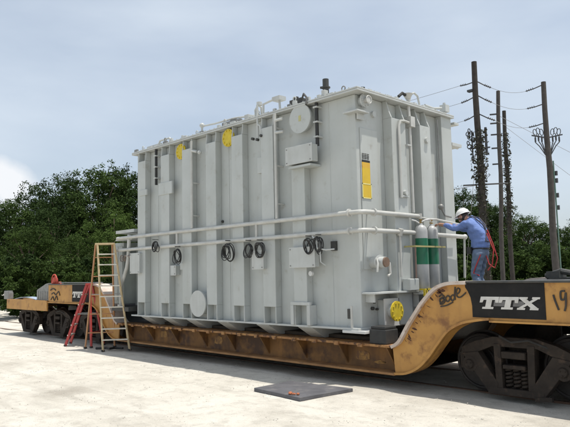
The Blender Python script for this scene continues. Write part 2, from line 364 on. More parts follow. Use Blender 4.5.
# ---------------------------------------------------------------- depressed centre rail car
CAR = thing('depressed_center_rail_car', 'long yellow depressed-centre railway flat car carrying the grey tank', 'rail car', (-4, 1.5, 0))
LOW = [(0.708, .196), (.94, .226), (1.17, .334), (1.359, .503), (1.548, .733), (1.731, .932), (1.938, 1.045), (2.152, 1.097), (2.40, 1.13)]
UP = [(.671, .66), (.80, .735), (.90, .87), (.998, 1.019), (1.138, 1.201), (1.257, 1.355), (1.373, 1.473), (1.485, 1.573), (1.594, 1.635), (1.77, 1.682), (2.05, 1.69)]
def smoothc(c, k=4):
    o = []
    for i in range(len(c)-1):
        p0 = Vector(c[max(i-1, 0)]); p1 = Vector(c[i]); p2 = Vector(c[i+1]); p3 = Vector(c[min(i+2, len(c)-1)])
        for j in range(k):
            t = j/k
            q = .5*((2*p1)+(-p0+p2)*t+(2*p0-5*p1+4*p2-p3)*t*t+(-p0+3*p1-3*p2+p3)*t**3); o.append((q.x, q.y))
    o.append(tuple(c[-1])); return o
LOW = smoothc(LOW); UP = smoothc(UP)
def LX(x): return -8.17-(x-.67)*1.1
idm = lambda x: x
XE = 4.74        # inner step of the body (platform beyond), right-hand numbers
for side in (0, 1):                       # near and far side girders
    def Y(y): return y if side == 0 else 3.0-y
    def yy(a, b): return (min(Y(a), Y(b)), max(Y(a), Y(b)))
    # well section
    xa, xb = LX(.72), .72
    m = MB(); y0, y1 = yy(.17, .20); m.box(xa, xb, y0, y1, .22, .63); m.build('well_web', WELLY, CAR)
    m = MB(); y0, y1 = yy(-.11, .30); m.box(xa, xb, y0, y1, .62, .66); m.build('well_top_flange', RIMT, CAR, bevel=.006)
    m = MB(); y0, y1 = yy(-.10, .30); m.box(xa, xb, y0, y1, .185, .222); m.build('well_bottom_flange', LOWF, CAR, bevel=.006)
    gx = [.56, -.482, -1.50, -2.55, -3.62, -4.62, -5.72, -6.80, -7.85]
    for x in gx:
        m = MB(); a, b = Y(-.085), Y(.168)
        m.prism([(a, .618), (b, .618), (b, .26)], 'x', x-.014, x+.014); m.build('web_gusset', WELLY, CAR)
    # painted patches on the web
    for fx in (idm, LX):
        m = MB(); y0, y1 = yy(-.055, -.025)
        poly = [(fx(x), z) for x, z in LOW]+[(fx(2.4), 1.66)]+[(fx(x), z-.04) for x, z in UP[::-1]]
        if fx is LX: poly = poly[::-1]
        m.prism(poly, 'y', y0, y1); m.build('gooseneck_web', CARY, CAR)
        for nm, cv, a, b, th, mt in (('gooseneck_top_flange', UP, -.13, .25, .05, PALEF), ('gooseneck_bottom_flange', LOW, -.10, .2, -.035, CARY)):
            c = [(fx(x), z) for x, z in cv]
            if fx is LX: c = c[::-1]
            m = MB(); y0, y1 = yy(a, b); m.strip(c, y0, y1, th); bmesh.ops.remove_doubles(m.bm, verts=m.bm.verts, dist=1e-5); m.build(nm, mt, CAR)
        # closing gusset where well and gooseneck meet
        # high body side: black panel with yellow beyond
        def bx(m, x0, x1, *r): X0, X1 = fx(x0), fx(x1); m.box(min(X0, X1), max(X0, X1), *r); return m
        y0, y1 = yy(-.055, -.025)
        m = bx(MB(), 2.4, XE, y0, y1, 1.13, 1.66); m.build('body_side', CARY, CAR)
        y0, y1 = yy(-.085, .25); m = bx(MB(), 2.05, XE, y0, y1, 1.66, 1.69); m.build('body_top_flange', DARKM, CAR, bevel=.005)
        y0, y1 = yy(-.10, .2); m = bx(MB(), 2.4, XE, y0, y1, 1.10, 1.128); m.build('body_bottom_flange', CARY, CAR, bevel=.004)
        y0, y1 = yy(-.085, -.0555)
        pp = [(2.13, 1.165), (3.21, 1.165), (3.21, 1.658), (2.03, 1.658), (2.03, 1.60), (2.07, 1.54), (2.11, 1.45), (2.13, 1.33)]
        pp = [(fx(x), z) for x, z in pp]
        if fx is LX: pp = pp[::-1]
        m = MB(); m.prism(pp, 'y', *( (-.063, -.056) if side == 0 else (3.056, 3.063))); m.build('black_panel', PANELK, CAR)
        # platform sill
        y0, y1 = yy(-.11, -.06); m = bx(MB(), XE+.004, 7.83, y0, y1, .84, 1.17); m.build('platform_side', CARY, CAR, bevel=.006)
# decks
m = MB(); m.box(LX(.72), .72, .31, 2.69, .60, .645); m.build('well_floor', WOODD, CAR)
for x in [-7.6+i*1.05 for i in range(8)]:
    m = MB(); m.box(x-.05, x+.05, .205, 2.795, .2, .598); m.build('cross_bearer', TRUCK, CAR)
m = MB(); m.box(LX(.72), .72, .22, 2.78, .2, .215); m.build('well_underplate', TRUCK, CAR)
for fx in (idm, LX):
    c = [(fx(x), z-.05) for x, z in UP]; lo = [(fx(x), z) for x, z in LOW]
    if fx is LX: c = c[::-1]; lo = lo[::-1]
    m = MB(); m.strip(c, .255, 2.745, .03); m.build('gooseneck_deck', DARKM, CAR)
    def bx(m, x0, x1, *r): X0, X1 = fx(x0), fx(x1); m.box(min(X0, X1), max(X0, X1), *r); return m
    bx(MB(), 2.05, XE, .255, 2.745, 1.60, 1.66).build('high_deck', DARKM, CAR)
    bx(MB(), XE-.04, XE, -.02, 3.02, 1.13, 1.655).build('body_end_plate', CARY, CAR)
    bx(MB(), XE+.004, 7.83, -.055, 3.055, 1.10, 1.16).build('end_platform', LOWF, CAR)
    bx(MB(), 7.80, 7.83, -.05, 3.05, .84, 1.09).build('end_sill', CARY, CAR)
    bx(MB(), 2.3, XE-.05, 1.1, 1.9, 1.25, 1.598).build('centre_sill', TRUCK, CAR); bx(MB(), XE+.01, 7.7, 1.2, 1.8, .93, 1.09).build('end_centre_sill', TRUCK, CAR)
    # coupler
    m = MB(); bx(m, 7.835, 8.25, 1.42, 1.58, .72, .88); bx(m, 8.25, 8.5, 1.34, 1.66, .66, .94); m.build('coupler', TRUCK, CAR, bevel=.03)
    # bolster drum between car body and first truck
    X0 = fx(2.54)
    m = MB(); m.cyl((X0, 1.15, 1.16), (X0, 1.85, 1.16), .13, seg=24); m.build('span_bolster', TRUCK, CAR, smooth=True)
# ---- trucks
def make_truck(cx, lab=None, first=None):
    t = bpy.data.objects.new('truck', None); COL.objects.link(t); t.parent = CAR; t.location = Vector((cx, 1.5, 0))-Vector(CAR.location)
    if lab: t['label'] = lab
    if first:
        for ch in first.children:
            c = ch.copy(); COL.objects.link(c); c.parent = t
        return t
    wb = .70; az = .435
    for s in (-1, 1):
        for yw in (.70, 2.30):
            o = 1 if yw > 1.5 else -1; x = cx+s*wb
            m = MB(); m.cyl((x, yw-.055*o, az), (x, yw+.055*o, az), .44, .43, 40)
            m.cyl((x, yw-.085*o, az), (x, yw-.055*o, az), .475, .475, 40)
            m.cyl((x, yw+.055*o, az), (x, yw+.10*o, az), .15, .13, 24); m.ring((x, yw+.055*o, az), .405, .026, 'y', 40, 8); m.ring((x, yw+.05*o, az), .2, .03, 'y', 30, 8)
            wh = m.build('wheel', WHEELM, t, smooth=True)
        m = MB(); m.cyl((cx+s*wb, .4, az), (cx+s*wb, 2.6, az), .075, seg=16); m.build('axle', WHEELM, t, smooth=True)
    for ys in (.36, 2.64):
        o = -1 if ys < 1.5 else 1
        m = MB(); a, b = ys-.075, ys+.075
        m.prism([(cx-.86, .56), (cx-.84, .68), (cx-.62, .78), (cx-.33, .86), (cx+.33, .86), (cx+.62, .78), (cx+.84, .68), (cx+.86, .56), (cx+.58, .62), (cx+.34, .72), (cx-.34, .72), (cx-.58, .62)], 'y', a, b)
        for s in (-1, 1):
            m.prism([(cx+s*.56, .63), (cx+s*.82, .59), (cx+s*.74, .47), (cx+s*.42, .055), (cx+s*.28, .055), (cx+s*.26, .19)][::s], 'y', a-.02, b-.02)
            m.prism([(cx+s*.19, .12), (cx+s*.29, .12), (cx+s*.31, .76), (cx+s*.20, .76)][::s], 'y', a-.012, b-.008)
            m.prism([(cx+s*.80, .36), (cx+s*.87, .36), (cx+s*.88, .6), (cx+s*.81, .6)][::s], 'y', a+.01, b-.01)
            m.cyl((cx+s*wb, ys-.10, az), (cx+s*wb, ys+.10, az), .12, .12, 20)
            m.cyl((cx+s*wb, ys+o*.10, az), (cx+s*wb, ys+o*.135, az), .075, .06, 16)
            for k in range(3): aa = k*2.094+.5; m.cyl((cx+s*wb+.04*math.cos(aa), ys+o*.13, az+.04*math.sin(aa)), (cx+s*wb+.04*math.cos(aa), ys+o*.15, az+.04*math.sin(aa)), .012, seg=6)
        m.box(cx-.42, cx+.42, a-.026, b-.026, .035, .13)
        m.build('side_frame', TRUCK, t, bevel=.018)
        m = MB(); m.box(cx-.18, cx+.18, ys-.12, ys+.10, .56, .66); m.box(cx-.17, cx+.17, ys-.11, ys+.09, .41, .47)
        m.build('bolster_end', TRUCK, t, bevel=.012)
        for k in (-.12, 0, .12):
            m = MB(); pts = [(cx+k+.045*math.cos(i*.7), ys+.045*math.sin(i*.7), .13+.28*i/45) for i in range(46)]
            m.tube(pts, .019, 6); m.build('coil_spring', TRUCK, t, smooth=True)
        m = MB(); m.tube([(cx-.2, ys-.10, .88), (cx+.0, ys-.14, .80), (cx+.25, ys-.13, .84), (cx+.5, ys-.06, .74)], .016, 6); m.build('brake_hose', BLACK, t, smooth=True)
        m = MB(); m.bar((cx+.30, ys-.11, .03), (cx+.55, ys-.13, .06), .05, .06); m.build('brake_beam_end', TRUCK, t)
    m = MB(); m.box(cx-.15, cx+.15, .48, 2.52, .52, .70); m.cyl((cx, 1.5, .70), (cx, 1.5, 1.08), .2, seg=20); m.build('bolster', TRUCK, t)
    return t
T0 = make_truck(2.56)
make_truck(4.94, first=T0)
for cx in (-10.3, -12.68, -15.06): make_truck(cx, first=T0)
# ---- lettering on the car
def letters(x0, w, z0, z1, ya, yb, sgn=1):
    # TTX in slanted slab capitals; cell width w/3
    h = z1-z0; cw = w/3.0; YA = [ya]
    def put(m, poly, k, ya=None): m.prism([(x0+k*cw+(px*cw*.98)+.28*(pz-.5)*h, z0+pz*h) for px, pz in poly], 'y', YA[0], yb)
    Tp = [[(0, .74), (1, .74), (1, 1), (0, 1)], [(0, .52), (.15, .52), (.19, .74), (0, .74)], [(.85, .52), (1, .52), (1, .74), (.81, .74)], [(.35, .17), (.65, .17), (.65, .74), (.35, .74)], [(.20, 0), (.80, 0), (.80, .17), (.20, .17)]]
    Xp = [[(0, 0), (.40, 0), (.40, .15), (0, .15)], [(.64, 0), (1.06, 0), (1.06, .15), (.64, .15)], [(0, .85), (.42, .85), (.42, 1), (0, 1)], [(.64, .85), (1.02, .85), (1.02, 1), (.64, 1)],
          [(.04, .85), (.36, .85), (1.02, .15), (.68, .15)]]
    Xd = [[(.06, .15), (.28, .15), (.94, .85), (.72, .85)]]
    g = MB()
    for (xa, xb) in ((.72, 1.32), (1.72, 2.25)):
        g.prism([(x0+xa*cw, z0+.24*h), (x0+xb*cw, z0+.24*h), (x0+(xb+.06)*cw, z0+.66*h), (x0+(xa+.06)*cw, z0+.66*h)], 'y', ya+.004, yb)
    g.build('arrow_mark', LETGREY, CAR)
    for k, gl in enumerate((Tp, Tp, Xp)):
        m = MB()
        for p in gl: put(m, p, k)
        if k == 2:
            YA[0] = ya-.0015
            for p in Xd: put(m, p, k)
            YA[0] = ya
        m.build('letter', LETTER, CAR)
letters(2.255, .87, 1.29, 1.465, -.069, -.0632)
letters(-10.93, .86, 1.29, 1.465, -.069, -.0632)
def scrawl(strokes, ya=-.063, mt=GRAF, r=.010):
    m = MB()
    for st in strokes:
        c = smoothc(st, 5); m.tube([(x, ya, z) for x, z in c], r, 6)
    o = m.build('graffiti', mt, CAR, smooth=True); return o
# looping tag on the right gooseneck
gx0, gz0 = 1.60, 1.335
def G(L): return [(gx0-.02+px*.43, gz0+pz*.23+px*.11) for px, pz in L]
scrawl([G([(.02, .05), (.10, -.02), (.22, .10), (.14, .35), (.03, .30), (.05, .10), (.18, .2), (.24, .38)]),
        G([(.0, .52), (.10, .60), (.20, .45), (.12, .40), (.02, .35)]),
        G([(.30, .08), (.26, .30), (.36, .42), (.44, .25), (.38, .06), (.30, .08)]),
        G([(.50, .05), (.47, .28), (.57, .38), (.62, .20), (.56, .02), (.50, .05)]), G([(.64, .02), (.63, .45), (.66, .85)]),
        G([(.70, .35), (.80, .42), (.84, .60), (.76, .72), (.70, .55), (.72, .22), (.84, .10), (1.0, .22), (1.06, .30)]),
        G([(.05, -.15), (.3, -.18), (.55, -.08)])], r=.011)
scrawl([[(3.325, 1.50), (3.345, 1.42), (3.385, 1.30)], [(3.48, 1.55), (3.425, 1.54), (3.425, 1.44), (3.47, 1.45), (3.49, 1.53), (3.48, 1.36), (3.46, 1.29)],
        [(3.60, 1.54), (3.66, 1.40), (3.60, 1.30)]], r=.013)
# brown rust flecks under the flange of the gooseneck
m = MB(); rnd = random.Random(9)
for i in range(20):
    t_ = rnd.uniform(.15, .80); j = int(t_*(len(UP)-1)); x, z = UP[j]; off = rnd.uniform(.09, .17); x += off*.75+rnd.uniform(-.02, .02); z -= off*.45+rnd.uniform(.0, .03)
    w1 = rnd.uniform(.015, .045); h1 = rnd.uniform(.015, .035); a = rnd.uniform(0, 1.5); ca, sa = math.cos(a), math.sin(a)
    m.prism([(x+w1*math.cos(k*1.0472+a)*(1+.3*(k % 2)), z+h1*math.sin(k*1.0472)) for k in range(6)], 'y', -.0562-.0004*(i % 5), -.0551)
m.build('rust_flecks', mat('rust_dark', (.10, .04, .02), (.06, .028, .018), 20, .85), CAR)
# scribbles on the left yellow body
scrawl([[(-12.45, 1.20), (-12.3, 1.30), (-12.2, 1.18), (-12.05, 1.32), (-11.95, 1.20)], [(-12.4, 1.38), (-12.25, 1.42), (-12.1, 1.36), (-11.9, 1.46), (-11.8, 1.34)],
        [(-12.5, 1.5), (-12.3, 1.55), (-12.1, 1.5)]], r=.018)
# patches of fresher yellow paint on the well web
for (x0, x1, z0, z1) in ((-.30, .02, .33, .50), (-6.55, -6.2, .36, .52), (-4.35, -4.05, .34, .52), (.10, .36, .30, .36)):
    m = MB(); m.prism([(x0, z0+.02), (x0+.09, z0), (x1-.05, z0+.015), (x1, z0+.04), (x1-.02, z1-.03), (x1-.12, z1), (x0+.04, z1-.02)], 'y', .164, .1695); m.build('paint_patch', PATCHY, CAR)
# stake pockets and patches on the top rim
m = MB()
for i in range(16):
    x = -7.9+i*.53; m.box(x-.05, x+.05, -.145, -.112, .60, .665)
each(m, 'tie_down_lug', RIMT, CAR, bevel=.004)
# brake gear on the high decks
m = MB(); m.ring((-12.48, .05, 1.80), .19, .02, 'y', 20, 6)
for k in range(5):
    a = k*1.2566; m.bar((-12.48, .05, 1.80), (-12.48+.19*math.cos(a), .05, 1.80+.19*math.sin(a)), .02, .02)
m.sphere((-12.48, .08, 1.80), .13, 12, (1, .6, 1)); m.bar((-12.42, .12, 1.6), (-12.2, .12, 1.72), .08, .10); m.box(-12.6, -12.36, .06, .24, 1.17, 1.72)
m.build('brake_wheel', REDP, CAR, smooth=True)
m = MB(); m.tube([(-12.3, .1, 1.73), (-11.0, .05, 1.72), (-9.2, 0, 1.72)], .015, 8); m.build('brake_rod', STEEL, CAR)
m = MB(); m.ring((2.85, 2.5, 1.84), .14, .02, 'y', 18, 6); m.box(2.80, 2.90, 2.45, 2.55, 1.69, 1.80); m.tube([(2.2, 2.4, 1.72), (2.5, 2.3, 1.80), (2.7, 2.5, 1.74)], .05, 8)
m.box(2.28, 2.5, 2.2, 2.5, 1.69, 1.80); m.build('brake_wheel', DARKM, CAR, smooth=True)
m = MB(); m.tube([(3.5, 1.8, 1.72), (3.55, 1.7, 1.80), (3.75, 1.6, 1.76), (3.8, 1.5, 1.70)], .05, 8); m.ring((3.15, 2.6, 1.76), .09, .02, 'x', 14, 6); m.build('chain_binder', DARKM, CAR, smooth=True)

# things standing on the left platform
m = MB(); m.prism([(-13.70, 1.165), (-12.80, 1.165), (-12.80, 1.72), (-13.0, 1.70), (-13.70, 1.50)], 'y', .0, .5)
for i in range(5): m.box(-13.62+i*.17, -13.55+i*.17, -.012, -.001, 1.2, 1.46)
c_ = m.build('metal_cabinet', STEEL, bevel=.01); tag(origin(c_, (-13.25, .25, 1.165)), 'grey metal cabinet with sloping top beside the red brake wheel', 'cabinet')
m = MB()
pts = [(-15.62+i*.17, 1.185+.075*math.sin(math.pi*i/11)) for i in range(12)]
m.strip(pts, .0, .28, .02); o = m.build('curved_sheet', BLUEB, smooth=True)
tag(origin(o, (-14.6, .15, 1.165)), 'pale blue arched sheet lying on the yellow platform at the left', 'sheet')
m = MB(); m.box(-16.5, -16.1, -.05, .12, 1.165, 1.46); m.box(-16.095, -16.04, -.06, .12, 1.165, 1.40); o = m.build('utility_box', STEEL, bevel=.015)
tag(origin(o, (-16.3, .25, 1.165)), 'pale grey box at the far left end of the rail car platform', 'utility box')

# ---------------------------------------------------------------- transformer tank
TL, TW, ZB, ZT = -7.36, 3.0, .89, 5.075
TANK = thing('transformer_tank', 'huge light grey ribbed transformer tank standing on the rail car', 'transformer tank', (-3.6, 1.5, .66))
m = MB(); m.box(TL, 0, 0, TW, ZB, ZT-.06); m.build('tank_wall', PAINT, TANK, bevel=.02)
m = MB(); m.box(TL-.01, .20, -.165, TW+.02, ZT-.06, ZT-.026); m.box(TL-.01, .20, -.165, TW+.02, ZT-.022, ZT+.006)
m.build('cover_flange', PAINT2, TANK, bevel=.006)
m = MB(); m.box(TL-.05, .04, -.14, TW+.1, ZB-.02, ZB+.015); m.build('base_flange', PAINT2, TANK, bevel=.004)
m = MB(); m.box(-.30, .20, -.17, .16, ZB-.07, ZB-.022); m.build('sunlit_flange_corner', WHITE, TANK, bevel=.006)  # sunlit corner of the base flange, its brightness painted in as white
m = MB()
for i in range(46):
    x = TL+.05+i*.162; m.cyl((x, -.12, ZT+.006), (x, -.12, ZT+.035), .014, seg=6)
for i in range(18):
    y = .05+i*.168; m.cyl((.15, y, ZT+.006), (.15, y, ZT+.035), .014, seg=6)
each(m, 'cover_bolt', PAINT2, TANK)
# skid beams under the floor with cut-back ends
for x0 in (-6.95, -5.97, -5.0, -3.85, -2.60, -1.42):
    m = MB(); m.prism([(-.12, ZB-.022), (-.12, ZB-.03), (.22, .662), (2.78, .662), (3.1, ZB-.03), (3.1, ZB-.022)], 'x', x0, x0+.36)
    m.build('skid_beam', PAINT2, TANK, bevel=.004)
m = MB(); m.box(-7.2, -.1, .32, 2.7, .662, .72)
m.build('timber_packing', WOODD, TANK)
m = MB()
for x in (-6.35, -3.55, -.62):
    for k in range(60): pass
    pts = [(x+.002*math.sin(i*2.1), -.001, ZB+.03+i*(ZT-ZB-.12)/80) for i in range(81)]; m.tube(pts, [.007+.002*(i % 2) for i in range(81)], 6)
each(m, 'weld_seam', PAINT, TANK, smooth=True)
m = MB()
for i in range(14):
    x = -7.2+i*.53; m.box(x-.04, x+.04, -.150, -.139, ZB-.015, ZB+.012)
m.bm.free()
# stiffener ribs on the long sides: hollow box with open foot and open, gusseted head
def rib_long(x, z0=1.22, z1=4.79, d=.163, w=.36, near=True, foot=True, head=True):
    f = 1 if near else -1; yb = 0 if near else TW
    def B(m, x0, x1, a, b, z0_, z1_): ya, yb_ = yb-f*a, yb-f*b; m.box(x0, x1, min(ya, yb_), max(ya, yb_), z0_, z1_)
    m = MB(); B(m, x-w/2, x+w/2, .001, d, z0, z1)
    if foot:
        for s in (-1, 1): B(m, min(x+s*w/2, x+s*(w/2-.025)), max(x+s*w/2, x+s*(w/2-.025)), .001, d, ZB+.016, z0)
    if head:
        for s in (-1, 1):
            xa = x+s*w/2; xc = x+s*(w/2-.025)
            m.prism([(yb-f*.001, z1), (yb-f*d, z1), (yb-f*(d*.9), z1+.08), (yb-f*(d*.85), ZT-.061), (yb-f*.001, ZT-.061)], 'x', min(xa, xc), max(xa, xc))
    return m.build('stiffener_rib', PAINT, TANK, bevel=.008)
RX = [-6.89, -5.82, -4.92, -4.0, -3.09, -2.15]
for x in RX: rib_long(x)
rib_long(-1.30, z0=1.27, z1=3.9, head=False, w=.34)
for x in RX+[-1.2, -.4]: rib_long(x, near=False)
# pocket frame at the big foot opening
m = MB(); m.box(-1.55, -1.47, -.19, -.001, .91, 1.27); m.box(-1.13, -1.05, -.19, -.001, .91, 1.27); m.box(-1.55, -1.05, -.19, -.132, 1.27, 1.33); m.build('jacking_pocket', PAINT2, TANK, bevel=.006)
# ribs on the near end face
def rib_end(y0, y1, d, z0, z1, head=True):
    m = MB(); m.box(.001, d, y0, y1, z0, z1)
    if head:
        for a, b in ((y0, y0+.03), (y1-.03, y1)):
            m.prism([(.001, z1), (d, z1), (d*.75, z1+.12), (d*.45, ZT-.061), (.001, ZT-.061)], 'y', a, b)
    return m.build('stiffener_rib', PAINT, TANK, bevel=.008)
rib_end(.80, 1.24, .20, ZB+.016, 4.68); rib_end(1.72, 2.08, .20, ZB+.016, 4.68)
m = MB(); m.box(.001, .14, 2.60, 2.98, ZB+.016, ZT-.061); m.build('stiffener_rib', PAINT, TANK, bevel=.008)
m = MB(); m.box(.001, .018, .10, .60, 1.9, 4.42); m.build('end_plate', PAINT, TANK, bevel=.004)
# caution label strip
m = MB(); m.box(.0225, .026, .12, .345, 3.16, 3.74); m.build('yellow_label', YLAB, TANK)
m = MB(); m.box(.0225, .0262, .12, .345, 3.70, 3.80); m.build('orange_label_band', YORG, TANK)
m = MB(); m.box(.0225, .0265, .12, .345, 3.80, 3.84)
for k in range(4):
    for j in range(3): m.box(.0225, .0265, .13+j*.07, .185+j*.07, 3.865+k*.027, 3.877+k*.027)
m.build('label_print', BLACK, TANK)
m = MB(); y0, y1, z0, z1 = .105, .365, 3.15, 3.42
m.box(.027, .0295, y0, y1, z0, z0+.018); m.box(.027, .0295, y0, y1, z1-.018, z1); m.box(.027, .0295, y0, y0+.018, z0, z1); m.box(.027, .0295, y1-.018, y1, z0, z1); m.build('label_border', PALEY, TANK)
# shelf on the end face, and lugs
m = MB(); m.box(.001, .32, .02, 1.60, 1.475, 1.505); m.box(.001, .20, .12, .15, 1.33, 1.474); m.box(.001, .28, 1.3, 1.33, 1.2, 1.474); m.build('end_shelf', PAINT2, TANK, bevel=.004)
m = MB(); m.box(.21, .42, 1.25, 1.95, 1.43, 1.465); m.build('cylinder_shelf', PAINT2, TANK, bevel=.004)
m = MB(); m.box(.21, .38, .93, 1.22, 1.506, 1.72); m.build('junction_box', PAINT, TANK, bevel=.015)
m = MB(); m.box(-.18, .16, -.13, .20, 4.66, 4.69); m.box(.03, .06, .0, .18, 4.55, 4.66); m.build('lifting_lug', PAINT2, TANK, bevel=.005)
# round valve flanges on end face
def disc_x(name, y, z, r, x0, th, mt, bolts=0, par=TANK):
    m = MB(); m.cyl((x0, y, z), (x0+th, y, z), r, seg=28)
    for k in range(bolts):
        a = k*2*math.pi/bolts; m.cyl((x0+th, y+r*.8*math.cos(a), z+r*.8*math.sin(a)), (x0+th+.018, y+r*.8*math.cos(a), z+r*.8*math.sin(a)), r*.10, seg=6)
    return m.build(name, mt, par, smooth=True)
def disc_y(name, x, z, r, y0, th, mt, bolts=0, par=TANK):
    m = MB(); m.cyl((x, y0, z), (x, y0-th, z), r, seg=28)
    for k in range(bolts):
        a = k*2*math.pi/bolts; m.cyl((x+r*.8*math.cos(a), y0-th, z+r*.8*math.sin(a)), (x+r*.8*math.cos(a), y0-th-.02, z+r*.8*math.sin(a)), r*.10, seg=6)
    return m.build(name, mt, par, smooth=True)
disc_x('end_flange_pipe', .17, 4.90, .085, .001, .08, PAINT2); disc_x('end_flange', .17, 4.90, .13, .081, .03, PAINT2, 8)
m = MB(); m.cyl((.111, .17, 4.90), (.19, .17, 4.90), .05, seg=14); m.ring((.19, .17, 4.90), .07, .012, 'x', 16, 6); m.build('valve_wheel', PIPEW, TANK, smooth=True)
disc_x('small_flange', .50, 4.72, .055, .001, .05, PAINT2, 0)
# yellow bolted covers
disc_y('cover_neck', -5.20, 4.78, .15, -.001, .10, PAINT); disc_y('yellow_cover', -5.20, 4.78, .185, -.101, .03, YEL, 10)
disc_y('cover_neck', -3.42, 4.80, .16, -.001, .10, PAINT); disc_y('yellow_cover', -3.42, 4.80, .195, -.101, .03, YEL, 10)
m = MB(); m.box(.001, .17, .45, .78, .92, 1.36); m.build('valve_housing', PAINT, TANK, bevel=.01)
m = MB(); m.box(.171, .20, .40, .83, .90, 1.385); m.build('white_backplate', WHITE, TANK, bevel=.004)
disc_x('cover_neck', .575, 1.165, .12, .2005, .11, PAINT2); disc_x('yellow_cover', .575, 1.165, .175, .311, .03, YEL, 10)
# grey hatch discs on the long face
disc_y('hatch_neck', -1.22, 4.78, .23, -.001, .12, PAINT); disc_y('hatch_cover', -1.22, 4.78, .28, -.121, .035, PAINT, 0)
m = MB(); m.box(-1.25, -1.19, -.160, -.1565, 4.73, 4.84); m.build('hatch_label', mat('pale_yellow_paint', (.46, .43, .17), (.42, .40, .2), 8, .5), TANK)
disc_y('manhole_neck', -4.46, 1.24, .24, -.001, .17, PAINT); disc_y('manhole_cover', -4.46, 1.24, .29, -.171, .035, PAINT2, 0)
m = MB(); m.box(-4.30, -4.24, -.5, -.501, 1, 1.01); m.bm.free()
disc_y('drain_boss', -1.02, 1.85, .045, -.131, .05, WHITE)
disc_x('hand_valve_plate', .40, 1.99, .13, .001, .02, PAINT2)
# open pipe stub with hanging chain on the end face
m = MB(); m.cyl((.018, .33, 2.02), (.30, .33, 2.02), .095, seg=20); m.cyl((.16, .33, 2.02), (.19, .33, 2.02), .135, seg=20); m.build('pipe_stub', PAINT2, TANK, smooth=True)
m = MB(); m.cyl((.301, .33, 2.02), (.33, .33, 2.02), .085, seg=20); m.build('stub_cap', mat('rust_brown', (.20, .13, .09), (.15, .10, .07), 9, .8), TANK, smooth=True)
m = MB(); m.tube([(.2, .22, 2.08), (.25, .18, 2.0), (.24, .17, 1.85)], .018, 8); m.tube([(.2, .44, 2.08), (.26, .5, 2.0), (.26, .52, 1.82), (.25, .46, 1.78)], .022, 8); each(m, 'stub_handle', PIPEW, TANK, smooth=True)
# junction boxes on the long face
def jbox(x0, x1, z0, z1, d=.16, y0=-.131, mt=PAINT, cap=True):
    m = MB(); m.box(x0, x1, y0-d, y0, z0, z1); o = m.build('junction_box', mt, TANK, bevel=.01)
    if cap:
        m = MB(); m.box(x0-.012, x1+.012, y0-d-.015, y0-d-.001, z0-.01, z1+.01); m.build('box_lid', PAINT2, o, bevel=.006)
        m = MB()
        for X in (x0+.03, x1-.03):
            for Z in (z0+.03, z1-.03): m.cyl((X, y0-d-.015, Z), (X, y0-d-.028, Z), .010, seg=8)
        each(m, 'lid_screw', STEEL, o)
jbox(-1.47, -.80, 3.90, 4.22); m = MB(); m.box(-1.42, -.85, -.29, -.001, 3.82, 3.86); m.build('box_bracket', PAINT, TANK)
jbox(-1.47, -.83, 1.97, 2.33, .12)
jbox(-2.52, -2.20, 3.90, 4.23, .10, -.001, cap=False); jbox(-2.55, -2.22, 1.96, 2.32, .10, -.14)
jbox(-5.78, -5.42, 1.88, 2.10, .12, -.001); jbox(-6.08, -5.5, 3.82, 4.12, .05, -.131, cap=False)
jbox(-7.30, -6.86, 1.95, 2.45, .10, -.131); jbox(-6.98, -6.62, 3.9, 4.05, .05, -.131, cap=False)
jbox(-5.32, -5.16, 2.0, 2.16, .08, -.001, cap=False)
m = MB(); m.box(-.62, -.50, -.05, -.001, 2.25, 2.42); m.build('small_bracket', DARKM, TANK)
m = MB(); m.box(-.30, -.22, -.02, -.001, 1.05, 1.22); m.build('ground_pad', DARKM, TANK); m = MB(); m.cyl((-.12, -.12, .905), (-.12, -.12, 1.28), .022, seg=10); m.build('drain_pipe', PIPEW, TANK)
m = MB(); m.cyl((.001, .28, 1.22), (.05, .28, 1.22), .03, seg=8); m.cyl((.001, .40, 1.2), (.05, .40, 1.2), .02, seg=8); m.cyl((.001, .34, 1.32), (.04, .34, 1.32), .018, seg=8); each(m, 'ground_stud', DARKM, TANK)
# dark slots with clamps: black pipes hung from the flange
for x, z0 in ((-.83, 4.20), (-6.30, 4.12)):
    m = MB(); m.cyl((x, -.10, z0), (x, -.10, ZT-.062), .035, seg=12); o = m.build('black_pipe', BLACK, TANK, smooth=True)
    m = MB()
    for k in range(3): zz = z0+.15+k*.28; m.box(x-.05, x+.05, -.15, -.001, zz, zz+.03)
    each(m, 'pipe_clamp', PAINT2, o)
# vertical pipes with flanges
for x, z1 in ((-4.66, 4.93), (-1.86, 5.0)):
    m = MB(); m.cyl((x, -.20, 2.92), (x, -.20, z1), .030, seg=12)
    for k in range(3): zz = 3.2+k*.75; m.box(x-.02, x+.02, -.2, -.001, zz, zz+.025)
    m.build('vertical_pipe', PIPEW, TANK, smooth=True)
# the two long pipe runs, round the corner
for z in (2.88, 2.565):
    m = MB(); m.tube([(-8.05, -.19, z), (-.02, -.19, z), (.16, -.17, z), (.22, -.10, z), (.25, .05, z), (.25, 1.50 if z > 2.7 else 1.22, z)], .042, 12)
    for i in range(9):
        x = -7.3+i*.9; m.box(x-.02, x+.02, -.19, -.001, z-.012, z+.012)
    m.cyl((-.06, -.19, z), (-.03, -.19, z), .07, seg=16); m.cyl((.25, .10, z), (.25, .13, z), .07, seg=16); m.box(.001, .25, .20, .23, z-.012, z+.012)
    m.build('pipe_run', PIPEW, TANK, smooth=True)
m = MB(); m.tube([(.25, 1.20, 2.565), (.27, 2.0, 2.545), (.30, 3.02, 2.53)], .042, 12); m.sphere((.30, 3.04, 2.53), .055, 12); m.cyl((.29, 2.97, 1.70), (.30, 3.02, 2.53), .022, seg=10); m.build('guard_rail', PIPEW, TANK, smooth=True)
m = MB()
for x in (-5.27, -2.47): m.cyl((x, -.19, 2.56), (x, -.19, 2.88), .03, seg=10)
